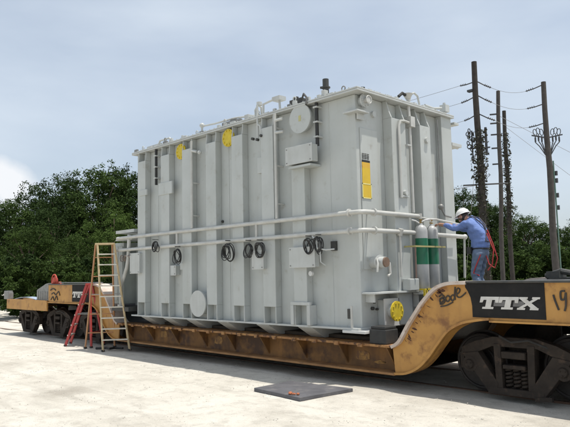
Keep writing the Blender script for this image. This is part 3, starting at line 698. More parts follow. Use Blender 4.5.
m.cyl((.25, .86, 1.75), (.25, .86, 2.56), .022, seg=10); m.cyl((.24, .86, 2.5), (.28, .86, 2.62), .05, seg=10)
m.build('pipe_link', PIPEW, TANK, smooth=True)
m = MB(); m.cyl((.25, 1.50, 2.83), (.25, 1.50, 2.93), .05, seg=12); m.tube([(.25, 1.5, 2.86), (.30, 1.7, 2.83), (.30, 2.0, 2.84), (.28, 2.9, 2.78)], .022, 8)
m.build('gas_manifold', PIPEW, TANK, smooth=True)
# conduit down the end face with a horn on top
m = MB(); m.tube([(.13, 1.46, 5.20), (.15, 1.45, 4.75), (.16, 1.44, 2.95)], .032, 10); m.cyl((.13, 1.46, 5.16), (.13, 1.46, 5.26), .045, .10, 16); m.box(.06, .22, 1.40, 1.54, 4.60, 4.80)
m.tube([(.16, 1.44, 4.68), (.235, 1.15, 4.66), (.24, 1.02, 4.64), (.235, .98, 4.55), (.235, .98, 3.2)], .026, 8)
m.build('conduit', PIPEW, TANK, smooth=True)
m = MB(); m.tube([(.10, 1.2, 5.17), (.12, 1.3, 5.25), (.13, 1.38, 5.22)], .03, 8); m.build('black_elbow', BLACK, TANK, smooth=True)
m = MB(); m.tube([(.05, 1.62, 5.15), (.06, 1.66, 5.30), (.06, 1.78, 5.36), (.06, 1.90, 5.32), (.06, 1.96, 5.15)], .022, 8); m.build('lifting_hoop', PAINT2, TANK, smooth=True)
m = MB(); m.tube([(.06, 2.15, 5.18), (.07, 2.45, 5.16), (.07, 2.75, 5.22)], .025, 8); m.box(.0, .14, 2.80, 2.95, 5.15, 5.30); m.cyl((.07, 2.87, 5.30), (.07, 2.87, 5.35), .03, seg=8); m.build('corner_valve', PAINT2, TANK, smooth=True)
m = MB(); m.box(-.12, .14, 3.121, 3.30, 4.92, 4.97); m.box(-.2, .14, 3.001, 3.38, 4.45, 4.52); m.cyl((0, 3.38, 4.485), (0, 3.45, 4.485), .04, seg=8); each(m, 'side_lug', PAINT2, TANK, bevel=.004)
m = MB(); m.tube([(.16, 2.42, 4.9), (.17, 2.42, 3.8), (.17, 2.40, 3.1)], .012, 6); m.sphere((.17, 2.40, 3.12), .06, 10); m.tube([(.17, 2.4, 3.1), (.19, 2.5, 2.95), (.18, 2.75, 2.93)], .018, 8); m.build('gauge_line', STEEL, TANK, smooth=True)
m = MB(); m.cyl((.201, 1.12, 3.30), (.26, 1.12, 3.30), .05, seg=12); m.box(.201, .24, 1.0, 1.22, 3.22, 3.25); m.cyl((.201, 1.92, 4.40), (.25, 1.92, 4.40), .06, seg=14); m.box(.201, .25, 1.22, 1.36, 4.20, 4.23); each(m, 'end_fitting', PAINT2, TANK, smooth=True)
# bits on the cover
ZC = ZT+.007
rnd = random.Random(12)
for i in range(26):      # brackets, clips and lifting eyes along the rim
    x = TL+.15+i*.28+rnd.uniform(-.08, .08); h = rnd.uniform(.03, .09); w_ = rnd.uniform(.02, .09); y = rnd.uniform(-.14, -.02)
    m = MB(); m.box(x-w_, x+w_, y-.02, y+.03, ZC, ZC+h)
    if i % 4 == 1: m.ring((x, y, ZC+h+.04), .04, .012, 'y', 14, 6)
    m.build('rim_bracket', PAINT2 if i % 5 else STEEL, TANK, bevel=.003)
for i in range(9):
    y = .3+i*.3+rnd.uniform(-.08, .08); h = rnd.uniform(.03, .08)
    m = MB(); m.box(.02, .10, y-.04, y+.04, ZC, ZC+h); m.build('rim_bracket', PAINT2, TANK, bevel=.003)
m = MB(); m.cyl((-1.12, .5, ZC), (-1.12, .5, 5.66), .062, seg=14); m.cyl((-1.12, .5, 5.48), (-1.12, .5, 5.50), .09, seg=14); m.bar((-1.22, .45, 5.50), (-1.12, .5, 5.50), .04, .04); m.bar((-1.02, .55, 5.31), (-1.12, .5, 5.31), .04, .04); m.build('relief_pipe', DARKM, TANK, smooth=True)
m = MB(); m.cyl((-.25, .55, ZC), (-.25, .55, 5.30), .05, seg=12); m.cyl((-.25, .55, 5.22), (-.25, .55, 5.25), .07, seg=12); m.build('relief_pipe', DARKM, TANK, smooth=True)
m = MB(); m.sphere((-4.52, .0, 5.30), .06, 10); m.cyl((-4.52, .0, ZC), (-4.52, .0, 5.3), .025, seg=8); m.tube([(-4.5, 0, 5.28), (-4.1, .05, 5.27), (-3.5, .15, 5.30), (-2.9, .2, 5.24)], .022, 8); m.build('cover_pipe', PAINT2, TANK, smooth=True)
m = MB(); m.box(-3.85, -3.35, .05, .35, ZC, 5.23); m.cyl((-3.6, .2, 5.23), (-3.6, .2, 5.29), .09, seg=12); m.build('cover_fitting', STEEL, TANK, smooth=True)
m = MB(); m.tube([(-2.62, -.02, ZC), (-2.64, -.02, 5.26), (-2.55, -.02, 5.35), (-2.45, -.02, 5.28), (-2.44, -.02, ZC)], .022, 8)
m.tube([(-2.35, -.05, ZC), (-2.35, -.05, 5.32), (-2.1, -.03, 5.36), (-1.9, -.03, 5.36), (-1.88, -.03, ZC)], .024, 8); m.box(-2.02, -1.8, -.12, .06, 5.30, 5.38); m.cyl((-2.42, -.1, 5.30), (-2.42, -.1, 5.37), .06, seg=12)
m.cyl((-2.42, -.16, 4.60), (-2.42, -.16, 5.30), .022, seg=8); m.tube([(-2.30, -.16, 4.66), (-2.34, -.16, 4.85), (-2.42, -.16, 4.9)], .02, 8)
m.build('cover_pipework', PAINT2, TANK, smooth=True)
m = MB()
for x, z in ((-2.56, 4.62), (-2.42, 4.58), (-2.30, 4.64)): m.cyl((x, -.14, z), (x, -.20, z), .03, seg=8)
each(m, 'pipe_end', DARKM, TANK, smooth=True)
m = MB(); m.box(-1.62, -1.30, -.02, .2, ZC, 5.24); m.cyl((-1.5, .05, 5.24), (-1.5, .05, 5.30), .05, seg=10); m.tube([(-1.3, .0, 5.2), (-1.2, -.05, 5.28), (-1.05, -.13, 5.16), (-1.0, -.2, 5.0)], .02, 8); m.build('cover_valve', DARKM, TANK, smooth=True)
m = MB(); m.box(-6.9, -6.35, .0, .08, ZC, 5.19); m.tube([(-6.3, -.05, ZC), (-6.2, -.05, 5.22), (-5.85, 0, 5.24), (-5.7, 0, ZC)], .025, 8); m.box(-2.9, -2.78, -.1, .1, ZC, 5.2); m.box(-.7, -.62, -.1, .0, ZC, 5.22); each(m, 'cover_lug', PAINT2, TANK, bevel=.004)
m = MB(); m.tube([(-1.85, -.2, 4.86), (-1.65, -.2, 4.86)], .03, 8); m.tube([(-1.85, -.2, 4.62), (-1.62, -.2, 4.60)], .03, 8); m.tube([(-4.65, -.2, 4.7), (-4.45, -.2, 4.65)], .03, 8); m.sphere((-4.35, -.2, 4.62), .05, 8); each(m, 'side_stub', PAINT2, TANK, smooth=True)
disc_y('gauge_dial', -3.78, 3.02, .03, -.001, .03, DARKM)
# equipment on the far end
m = MB(); m.box(-8.62, -8.05, .0, 1.1, 1.15, 2.78); o = m.build('control_cabinet', GREENGREY, TANK, bevel=.012)
m = MB(); m.box(-8.56, -8.33, -.018, -.001, 1.25, 2.68); m.box(-8.31, -8.08, -.018, -.001, 1.25, 2.68); m.build('cabinet_door', GREENGREY, o, bevel=.005)
m = MB(); m.box(-8.04, TL-.001, .35, 2.4, 1.10, 2.70); m.build('cable_box', GREENGREY, TANK, bevel=.01)
m = MB(); m.box(-8.3, TL-.001, -.1, .6, 3.02, 3.10); m.box(-8.2, TL-.001, -.16, .4, 2.82, 2.86); m.build('end_bracket', PAINT2, TANK)
m = MB(); m.tube([(-7.50, -.15, 2.95), (-7.55, -.15, 2.35), (-7.62, -.15, 2.1), (-7.95, -.12, 1.65), (-8.0, -.1, 1.12)], .05, 10); m.cyl((-8.0, -.1, 1.10), (-8.0, -.1, 1.15), .09, seg=12); m.build('drain_pipe', PIPEW, TANK, smooth=True)
m = MB(); m.sphere((-7.85, -.05, 2.35), .09, 10); m.cyl((-7.85, -.15, 2.35), (-7.85, .2, 2.35), .05, seg=10); m.ring((-7.85, -.17, 2.35), .08, .014, 'y', 14, 6); m.tube([(-7.8, -.1, 2.3), (-7.7, -.15, 2.42), (-7.5, -.17, 2.4), (-7.3, -.16, 2.33)], .03, 8); m.build('end_valve', mat('old_brown_paint', (.26, .22, .19), (.2, .17, .15), 9, .7), TANK, smooth=True)
m = MB(); m.box(-8.3, -7.45, -.2, .3, .98, 1.09); m.build('end_base', DARKM, TANK, bevel=.005)

# black block beside the tank on the rail car
m = MB(); m.box(.215, .56, -.08, .26, .662, .90); m.box(.23, .54, -.06, .245, .901, .95)
tag(origin(m.build('rubber_block', BLACK, bevel=.015), (.34, .2, .662)), 'black block on the rail car deck below the tank\'s near corner', 'block')

# cable coils hung on the lower pipe
def coil(x, z, r, lab, mt=BLACK, n=5, ry=1.25):
    m = MB(); rnd = random.Random(int(x*100))
    for k in range(n):
        pts = []; cx = x+rnd.uniform(-.03, .03); rr = r*rnd.uniform(.52, .85); yy = -.25-.018*k; tl = rnd.uniform(-.05, .05)
        for i in range(22):
            a = i*2*math.pi/22; pts.append((cx+rr*math.cos(a), yy+tl*math.sin(a), z-.02+rr*ry*math.sin(a)-(ry-1)*rr))
        m.tube(pts, .0095, 6, closed=True)
    m.box(x-.012, x+.012, -.35, -.19, z+r*.95, z+r*1.05)
    tag(origin(m.build('cable_coil', mt, smooth=True), (x, -.25, z)), lab, 'cable coil', 'black cable coils hung from the lower pipe')
coil(-6.07, 2.62, .12, 'leftmost black cable coil, small, between the two white pipes')
coil(-5.12, 2.36, .17, 'second black cable coil from the left, below the short pipe link')
coil(-3.27, 2.38, .19, 'large round black cable coil alone mid-tank below the lower pipe', n=7)
coil(-2.62, 2.38, .16, 'black cable coil just left of the pair over the small square box')
coil(-2.28, 2.38, .15, 'black cable coil just right of the pair over the small square box')
coil(-.95, 2.40, .13, 'rightmost black cable bundle hanging above the wide junction box', ry=1.5)
coil(-.70, 2.44, .10, 'narrow black cable loop with pale wire right of the wide junction box', ry=1.9)
m = MB(); m.tube([(-.86, -.27, 2.52), (-.75, -.28, 2.42), (-.72, -.3, 2.30), (-.55, -.26, 2.26), (-.4, -.2, 2.27)], .014, 8); m.tube([(-.82, -.27, 2.50), (-.66, -.3, 2.36), (-.68, -.26, 2.05), (-.62, -.2, 1.99)], .012, 8)
tag(origin(m.build('pale_cable', PAINT2, smooth=True), (-.75, -.27, 2.4)), 'pale grey loose cable dangling beside the wide junction box', 'cable')

# ---------------------------------------------------------------- gas cylinders
def gas_cyl(x, y, lab):
    t = thing('gas_cylinder', lab, 'gas cylinder', (x, y, 1.466), 'gas cylinders strapped to the tank end')
    z = 1.466; r = .117
    def rev(prof, name, mt):
        m = MB(); seg = 28; rings = []
        for (rr, zz) in prof: rings.append([m.bm.verts.new((x+rr*math.cos(k*2*math.pi/seg), y+rr*math.sin(k*2*math.pi/seg), z+zz)) for k in range(seg)])
        for a, b in zip(rings, rings[1:]):
            for k in range(seg): m.bm.faces.new((a[k], a[(k+1) % seg], b[(k+1) % seg], b[k]))
        m.bm.faces.new(rings[0][::-1]); m.bm.faces.new(rings[-1]); return m.build(name, mt, t, smooth=True)
    rev([(r*.9, .0), (r, .02), (r, .51)], 'lower_body', CYLW); rev([(r+.001, .51), (r+.001, .99)], 'green_band', GREEN)
    rev([(r, .99), (r, 1.10), (r*.96, 1.15), (r*.82, 1.195), (r*.6, 1.225), (.035, 1.24), (.03, 1.27)], 'shoulder', CYLW)
    m = MB(); m.cyl((x, y, z+1.27), (x, y, z+1.33), .016, seg=10); m.cyl((x, y, z+1.33), (x, y, z+1.345), .032, seg=12); m.bar((x, y-.05, z+1.29), (x, y+.05, z+1.29), .02, .02); m.build('valve', BRASS, t, smooth=True)
gas_cyl(.33, 1.42, 'left green-banded grey gas cylinder, fully in view beside the conduit')
gas_cyl(.33, 1.77, 'right green-banded grey gas cylinder under the worker\'s hand')
m = MB()
m.bar((.46, 1.02, 2.30), (.46, 2.02, 2.30), .012, .03); m.bar((.46, 1.02, 2.30), (.22, 1.02, 2.30), .012, .03); m.bar((.46, 2.02, 2.30), (.22, 2.02, 2.30), .012, .03)
m.build('strap_bar', mat('strap_yellow', (.42, .38, .16), (.35, .3, .12), 9, .6), TANK)
m = MB(); m.bar((.46, 1.24, 1.52), (.46, 2.0, 1.52), .02, .03); m.bar((.46, 1.24, 1.42), (.46, 1.34, 1.42), .02, .03); m.bar((.46, 1.25, 1.40), (.46, 1.25, 1.535), .03, .035); m.bar((.46, 1.33, 1.40), (.46, 1.33, 1.535), .03, .02); m.bar((.46, 1.25, 1.52), (.24, 1.25, 1.52), .02, .03)
m.build('cylinder_cradle', YEL, TANK)
m = MB(); m.cyl((.40, 1.10, 1.73), (.42, 1.08, 2.31), .014, seg=8); m.build('support_rod', mat('rod_brown', (.22, .15, .12), (.18, .12, .1), 9, .7), TANK)
m = MB(); m.tube([(.33, 1.42, 2.76), (.38, 1.50, 2.80), (.36, 1.65, 2.82), (.33, 1.77, 2.77)], .014, 8); m.tube([(.33, 1.36, 2.74), (.30, 1.30, 2.78), (.26, 1.22, 2.80)], .014, 8); m.build('gas_hose', WHITE, TANK, smooth=True)

# ---------------------------------------------------------------- worker
def skinned(name, chain_lists, mt, parent, sub=2, root=0):
    """chain_lists: list of chains, each a list of ((x,y,z), r) ; chains share a vertex when their point coincides"""
    verts = []; rad = []; edges = []; idx = {}
    def vid(p, r):
        k = tuple(round(c, 4) for c in p)
        if k not in idx: idx[k] = len(verts); verts.append(Vector(p)); rad.append(r)
        return idx[k]
    for ch in chain_lists:
        pv = None
        for p, r in ch:
            i = vid(p, r)
            if pv is not None: edges.append((pv, i))
            pv = i
    me = bpy.data.meshes.new(name); me.from_pydata([v for v in verts], edges, [])
    o = bpy.data.objects.new(name, me); COL.objects.link(o)
    o.modifiers.new('skin', 'SKIN')
    for i, sv in enumerate(me.skin_vertices[0].data):
        r = rad[i]; sv.radius = (r, r) if not isinstance(r, tuple) else r; sv.use_root = (i == root)
    sm = o.modifiers.new('sub', 'SUBSURF'); sm.levels = sub; sm.render_levels = sub
    dg = bpy.context.evaluated_depsgraph_get(); dg.update()
    me2 = bpy.data.meshes.new_from_object(o.evaluated_get(dg)); me2.name = name
    bpy.data.objects.remove(o); me2.materials.clear(); me2.materials.append(mt)
    for p in me2.polygons: p.use_smooth = True
    o = bpy.data.objects.new(name, me2); COL.objects.link(o)
    if parent: me2.transform(Matrix.Translation(-Vector(parent.location))); o.parent = parent
    return o
px, py = 1.22, 1.86
W = thing('person', 'worker in white hard hat, blue shirt and jeans leaning to the gas cylinders', 'person', (px, py, 1.30))
hip = (1.27, py, 2.20); waist = (1.27, py, 2.36); chest = (1.22, py, 2.60); neckb = (1.10, py, 2.76); neck = (1.035, py, 2.80); headc = (.955, py, 2.835); headt = (.93, py, 2.90)
chains = [[(hip, .11), (waist, .085), (chest, .095), (neckb, .07), (neck, .055)], [(neck, .055), (headc, .085), (headt, .075)]]
def arm(s, hand, elbow):
    sh = (1.15, py+s*.17, 2.70); return sh, elbow, hand
armsdef = []
for s, elb, wr in ((-1, (.86, py-.20, 2.62), (.60, py-.13, 2.71)), (1, (.86, py+.24, 2.60), (.60, py+.10, 2.72))):
    sh = (1.16, py+s*.18, 2.69); armsdef.append((s, sh, elb, wr))
    chains.append([(chest, .095), (sh, .055), (elb, .043), (wr, .030), ((wr[0]-.06, wr[1], wr[2]+.005), .036), ((wr[0]-.085, wr[1], wr[2]+.005), .033)])
legs = []
for s in (-1, 1):
    x0 = 1.27
    kn = (x0-.06-(.06 if s > 0 else 0), py+s*.12, 1.76); an = (x0+.02-(.10 if s > 0 else 0), py+s*.13, 1.42 if s < 0 else 1.34); hj = (x0, py+s*.09, 2.12)
    legs.append((s, hj, kn, an)); chains.append([(hip, .11), (hj, .085), (kn, .062), (an, .042)])
body = skinned('body', chains, SKIN, W)
# fingers and face features are joined into the body mesh
m = MB()
for s, sh, elb, wr in armsdef:
    bx_, by_, bz_ = wr[0]-.10, wr[1], wr[2]+.005
    for k, ln in enumerate((.060, .070, .066, .052)):
        yo = by_+(k-1.5)*.019
        m.tube([(bx_+.03, yo, bz_), (bx_-ln*.4, yo, bz_+.004), (bx_-ln*.75, yo, bz_-.012), (bx_-ln*.85, yo, bz_-.038)], [.009, .0085, .008, .006], 8)
    m.tube([(bx_+.06, by_-s*.03, bz_-.005), (bx_+.025, by_-s*.055, bz_-.012), (bx_-.005, by_-s*.052, bz_-.03)], [.011, .010, .007], 8)
hx, hz = .955, 2.835
m.tube([(hx-.075, py, hz+.012), (hx-.105, py, hz-.018), (hx-.085, py, hz-.028)], [.008, .014, .009], 8)      # nose
m.sphere((hx-.055, py, hz-.075), .032, 10, (1, 1.1, .8))                                                    # chin
for s in (-1, 1):
    m.sphere((hx+.012, py+s*.078, hz-.01), .022, 10, (.8, .35, 1.3))                                       # ears
m.tube([(hx-.078, py-.022, hz-.05), (hx-.087, py, hz-.052), (hx-.078, py+.022, hz-.05)], [.004, .006, .004], 6)
bm2 = bmesh.new(); bm2.from_mesh(body.data); tmp = bpy.data.meshes.new('tmp'); bmesh.ops.translate(m.bm, vec=-Vector(W.location), verts=m.bm.verts); m.bm.to_mesh(tmp); bm2.from_mesh(tmp); bm2.to_mesh(body.data); bm2.free(); m.bm.free(); bpy.data.meshes.remove(tmp)
for p in body.data.polygons: p.use_smooth = True
m = MB()
for s in (-1, 1): m.sphere((hx-.078, py+s*.03, hz+.012), .010, 8)
each(m, 'eye', BLACK, W, smooth=True)
# clothes
sc = [[((1.27, py, 2.20), .165), ((1.272, py, 2.30), .168), (waist, .168), ((1.265, py, 2.48), .18), (chest, .19), (neckb, .12), ((1.06, py, 2.785), .068)]]
for s, sh, elb, wr in armsdef:
    we = tuple(elb[i]+(wr[i]-elb[i])*.86 for i in range(3)); mid = tuple((sh[i]+elb[i])/2+(-.012 if i == 2 else 0) for i in range(3))
    sc.append([(chest, .19), (sh, .085), (mid, .068), (elb, .060), (we, .044)])
def folds(o, amp, sc_):
    me = o.data; me.update(); nrm = [v.normal.copy() for v in me.vertices]
    for v, nn in zip(me.vertices, nrm):
        p = v.co; a = noise.noise(Vector((p.x*sc_, p.y*sc_, p.z*sc_*2.2)))+.6*noise.noise(Vector((p.x*sc_*2.3+3, p.y*sc_*2, p.z*sc_*3+p.x*12)))
        v.co = p+nn*amp*a
shirt = skinned('shirt', sc, SHIRT, W, sub=3); folds(shirt, .016, 7)
jc = [[((1.27, py, 2.28), .148), (hip, .152)]]
for s, hj, kn, an in legs:
    mid = tuple((hj[i]+kn[i])/2 for i in range(3)); cf = tuple((kn[i]+an[i])/2+(.02 if i == 0 else 0) for i in range(3)); an2 = (an[0], an[1], an[2]+.02)
    jc.append([(hip, .152), (hj, .112), (mid, .098), (kn, .080), (cf, .074), (an2, .066)])
folds(skinned('jeans', jc, JEAN, W, sub=3, root=1), .014, 8)
m = MB()
for s, hj, kn, an in legs:
    m.sphere((an[0]-.05, an[1], an[2]-.03), .065, 12, (1.9, .8, .75)); m.cyl((an[0], an[1], an[2]-.05), (an[0], an[1], an[2]+.06), .055, .05, 12)
m.build('boots', BOOT, W, smooth=True)
m = MB(); m.sphere((hx+.03, py, hz+.005), .082, 14, (.85, 1.0, 1.05)); m.build('hair', HAIR, W, smooth=True)
# hard hat, tipped forward
m = MB(); g = bmesh.ops.create_uvsphere(m.bm, u_segments=24, v_segments=14, radius=1)
for v in list(m.bm.verts):
    if v.co.z < -.02: m.bm.verts.remove(v)
for v in m.bm.verts: v.co = Vector((v.co.x*.135, v.co.y*.112, v.co.z*.115))
def ringpt(R1, R2, z): return [m.bm.verts.new((R1*math.cos(k*2*math.pi/24)-(.03 if math.cos(k*2*math.pi/24) < 0 else 0)*abs(math.cos(k*2*math.pi/24)), R2*math.sin(k*2*math.pi/24), z)) for k in range(24)]
A = ringpt(.132, .110, .006); B = ringpt(.155, .128, -.004); Cc = ringpt(.155, .128, -.010); D = ringpt(.130, .108, -.004)
for P_, Q_ in ((A, B), (B, Cc), (Cc, D)):
    for k in range(24): m.bm.faces.new((P_[k], P_[(k+1) % 24], Q_[(k+1) % 24], Q_[k]))
m.tube([(-.13, 0, .035), (-.06, 0, .108), (0, 0, .122), (.06, 0, .108), (.13, 0, .035)], .010, 8)
bmesh.ops.transform(m.bm, matrix=Matrix.Translation((hx-.005, py, hz+.035)) @ Euler((0, R_(-20), 0)).to_matrix().to_4x4(), verts=m.bm.verts)
m.build('hard_hat', HAT, W, smooth=True)
# harness and lanyard
m = MB()
for s in (-1, 1):
    m.tube([(1.10, py+s*.09, 2.83), (1.22, py+s*.09, 2.80), (1.36, py+s*.04, 2.66), (1.405, py-s*.02, 2.52), (1.42, py-s*.08, 2.35)], .014, 6)
m.tube([(1.43, py-.08, 2.36), (1.42, py, 2.35), (1.43, py+.08, 2.36)], .016, 6)
m.build('harness_strap', mat('dark_webbing', (.05, .055, .08), (.08, .08, .1), 9, .8), W, smooth=True)
m = MB()
m.tube([(1.42, py, 2.56), (1.50, py+.03, 2.30), (1.56, py+.05, 2.05), (1.50, py+.05, 1.88), (1.40, py+.04, 1.95), (1.36, py, 2.15)], .011, 6)
m.tube([(1.42, py-.03, 2.50), (1.53, py-.02, 2.2), (1.50, py-.03, 1.95), (1.42, py-.05, 1.84)], .010, 6)
m.tube([(1.36, py-.17, 2.12), (1.28, py-.21, 1.92), (1.22, py-.20, 1.80), (1.30, py-.14, 1.75)], .011, 6)
m.build('red_lanyard', STRAPR, W, smooth=True)
m = MB(); m.ring((1.27, py, 2.23), .15, .012, 'z', 24, 8); m.box(1.10, 1.18, py-.19, py-.10, 2.14, 2.26); m.build('tool_belt', BLACK, W, smooth=True)

# ---------------------------------------------------------------- ladders
def ladder(name, lab, c, top, frontL, frontR, backL, backR, topw, steps, m_rail, m_step, m_back, rw=.075, group=None):
    """step side feet frontL/R, rear feet backL/R, top centre 'top', top half-vector topw"""
    t = thing(name, lab, 'stepladder', c, group)
    tp = Vector(top); tw = Vector(topw)
    tf = (Vector(frontL)+Vector(frontR))/2; tb = (Vector(backL)+Vector(backR))/2; dn = (tf-tb).normalized()*.06; dn.z = 0
    TLf, TRf, TLb, TRb = tp-tw+dn, tp+tw+dn, tp-tw-dn, tp+tw-dn
    for a, b in ((frontL, TLf), (frontR, TRf)):
        m = MB(); m.bar(a, b, .03, rw, up=(tf-tb)); m.build('side_rail', m_rail, t, bevel=.004)
    for a, b in ((backL, TLb), (backR, TRb)):
        m = MB(); m.bar(a, b, .03, rw*.8, up=(tf-tb)); m.build('rear_rail', m_back, t, bevel=.004)
    for i in range(steps):
        k = (i+1)/(steps+1); a = Vector(frontL).lerp(TLf, k); b = Vector(frontR).lerp(TRf, k)
        m = MB(); m.bar(a, b, .10, .03); m.build('step', m_step, t, bevel=.004)
    for i in range(max(3, steps//2+1)):
        k = (i+.8)/(max(3, steps//2+1)+.5); a = Vector(backL).lerp(TLb, k); b = Vector(backR).lerp(TRb, k)
        m = MB(); m.bar(a, b, .03, .025); m.build('rear_brace', m_back, t)
    for a, b, a2, b2 in ((frontL, TLf, backL, TLb), (frontR, TRf, backR, TRb)):
        p = Vector(a).lerp(b, .52); q = Vector(a2).lerp(b2, .52)
        m = MB(); m.bar(p, q, .012, .02); m.build('spreader', STEEL, t)
    m = MB(); m.bar(tp-tw*1.1, tp+tw*1.1, .16, .05); m.build('top_cap', m_rail, t, bevel=.008)
    m = MB()
    for a in (frontL, frontR, backL, backR): v = Vector(a); m.box(v.x-.035, v.x+.035, v.y-.035, v.y+.035, -.012, .03)
    each(m, 'foot', BLACK, t)
ladder('stepladder', 'tall tan stepladder with pale steps in front of the tank\'s far end', (-8.3, -.5, 0), (-8.20, -.47, 2.74),
       (-7.90, -.66, 0), (-7.52, -.12, 0), (-8.95, -.62, 0), (-8.55, .02, 0), (.15, .16, 0), 9, WOODT, ALU, ORL)
ladder('stepladder', 'shorter red stepladder standing behind the tan one at the left', (-10, -.3, 0), (-9.55, -.22, 1.68),
       (-9.98, -.70, 0), (-10.52, -.30, 0), (-8.95, -.45, 0), (-9.3, .1, 0), (-.14, .10, 0), 5, REDL, ALU, REDL, rw=.085)

# ---------------------------------------------------------------- board on the ground
m = MB(); pl = [(-.894, -1.694), (.233, -1.78), (.36, -.718), (-.898, -.876)]
m.prism(pl, 'z', -.02, .035); tag(origin(m.build('ground_board', BOARD, bevel=.006), (-.3, -1.25, 0)), 'flat dark grey sheet lying on the sand before the rail car', 'board')
m = MB(); rnd = random.Random(2)
for i in range(6):
    x, y = .0+rnd.uniform(-.09, .09), -1.70+rnd.uniform(-.03, .03); s = rnd.uniform(.018, .035)
    g = bmesh.ops.create_icosphere(m.bm, subdivisions=1, radius=s)
    for v in g['verts']: v.co = Vector((v.co.x*rnd.uniform(.8, 1.5), v.co.y, v.co.z*.7))+Vector((x, y, .055))
tag(origin(m.build('brick_rubble', BRICK), (0, -1.7, .05)), 'small heap of broken orange brick on the edge of the dark sheet', 'rubble')
m = MB(); m.tube([(-8.5, -.55, .02), (-8.3, -.35, .02), (-8.0, -.42, .03), (-8.15, -.2, .02), (-7.9, -.1, .02)], .03, 8)
tag(origin(m.build('hose', BLACK, smooth=True), (-8.2, -.35, 0)), 'short black hose on the sand between the tan ladder\'s feet', 'hose')

# ---------------------------------------------------------------- utility poles and lines
def pole(base, top, r0, r1, lab, mt):
    t = thing('utility_pole', lab, 'utility pole', (base[0], base[1], 0))
    b = Vector(base); a = Vector(top); n = 9; pts = []; rs = []
    for i in range(n):
        k = i/(n-1); p = b.lerp(a, k); pts.append(p+Vector((.02*math.sin(i*1.7), .02*math.cos(i*1.3), 0)) if 0 < i < n-1 else p); rs.append(r0+(r1-r0)*k)
    m = MB(); m.tube(pts, rs, 14); m.build('shaft', mt, t, smooth=True)
    return t
def ext(base, top, zb=-.1):   # extend line to the ground
    b = Vector(base); a = Vector(top); d = (a-b)/(a.z-b.z); return tuple(b+d*(zb-b.z)), tuple(a)
def insul(t, a, b, name='insulator_arm'):
    a = Vector(a); b = Vector(b); m = MB(); m.tube([a, a.lerp(b, .5)+Vector((0, 0, -.02)), b], .022, 8)
    for k in range(4): p = a.lerp(b, .55+.12*k); q = a.lerp(b, .58+.12*k); m.cyl(p, q, .05, seg=10)
    m.build(name, INS, t, smooth=True)
b1, t1 = ext((-4.99, 13.66, 1.39), (-4.97, 13.67, 10.07))
P1 = pole((-4.92, 13.71, -.1), (-4.97, 13.67, 10.07), .165, .105, 'thickest dark utility pole, wrapped in vines, behind the worker', POLE)
P2 = pole((-5.80, 16.63, -.1), (-5.55, 16.75, 9.62), .10, .082, 'thin brown utility pole, taller of the middle pair', POLEG)
P3 = pole((-7.16, 20.41, -.1), (-7.11, 20.43, 9.69), .115, .09, 'thin vine-patched utility pole, shorter of the middle pair', POLE)
P4 = pole((-3.46, 16.60, -.1), (-3.49, 16.58, 9.49), .15, .095, 'rightmost weathered utility pole with looped cut-outs near its top', POLEG)
left1 = [((-5.04, 13.64, 9.25), (-5.48, 13.39, 9.16)), ((-5.03, 13.64, 8.65), (-5.47, 13.40, 8.46)), ((-5.03, 13.64, 7.91), (-5.40, 13.44, 7.73))]
right1 = [((-4.90, 13.70, 9.26), (-4.45, 13.94, 8.95)), ((-4.90, 13.70, 8.69), (-4.45, 13.94, 8.36)), ((-4.88, 13.72, 7.94), (-4.38, 13.98, 7.63))]
left4 = [((-3.53, 16.55, 9.37), (-4.13, 16.30, 9.19)), ((-3.53, 16.55, 8.57), (-4.12, 16.30, 8.45)), ((-3.53, 16.55, 7.78), (-4.10, 16.32, 7.66))]
for a, b in left1+right1: insul(P1, a, b)
for a, b in left4: insul(P4, a, b)
# vines on pole 1 and 3
def vines(t, base, top, z0, z1, n, spread, sd_):
    rnd = random.Random(sd_); m = MB(); b = Vector(base); a = Vector(top)
    for i in range(n):
        z = rnd.uniform(z0, z1); k = (z-b.z)/(a.z-b.z); c = b.lerp(a, k); ang = rnd.uniform(0, 6.28); rr = rnd.uniform(.08, spread)
        c += Vector((math.cos(ang)*rr, math.sin(ang)*rr, 0)); s = rnd.uniform(.03, .065)
        d1 = Vector((rnd.uniform(-1, 1), rnd.uniform(-1, 1), rnd.uniform(-1, 1))).normalized()*s; d2 = Vector((rnd.uniform(-1, 1), rnd.uniform(-1, 1), rnd.uniform(-1, 1))).normalized()*s
        m.bm.faces.new([m.bm.verts.new(c+d1), m.bm.verts.new(c+d2), m.bm.verts.new(c-d1), m.bm.verts.new(c-d2)])
    m.build('vine', VINE, t)
vines(P1, (-4.92, 13.71, -.1), (-4.97, 13.67, 10.07), 5.4, 7.3, 650, .36, 1); vines(P1, (-4.92, 13.71, -.1), (-4.97, 13.67, 10.07), 1.0, 5.6, 1500, .22, 2)
vines(P3, (-7.16, 20.41, -.1), (-7.11, 20.43, 9.69), 3.5, 8.6, 900, .24, 3)
m = MB(); rnd = random.Random(5)
for i in range(7):
    z = 7.3-i*.12; x = -5.1-rnd.uniform(0, .22); y = 13.58-rnd.uniform(0, .12); m.ring((x, y, z), .09, .018, 'y' if i % 2 else 'x', 12, 6)
m.cyl((-5.15, 13.53, 6.0), (-5.15, 13.53, 7.3), .03, seg=8); m.cyl((-4.72, 13.83, 6.3), (-4.72, 13.83, 7.4), .05, seg=8); m.bar((-5.3, 13.48, 6.6), (-4.6, 13.9, 6.6), .05, .05)
m.build('cutout_switches', INS, P1, smooth=True)
m = MB(); m.box(-5.26, -5.02, 13.52, 13.70, 8.88, 8.96); m.cyl((-5.5, 13.3, 5.15), (-4.1, 14.2, 5.15), .03, seg=8); m.build('cross_arm', INS, P1)
m = MB()
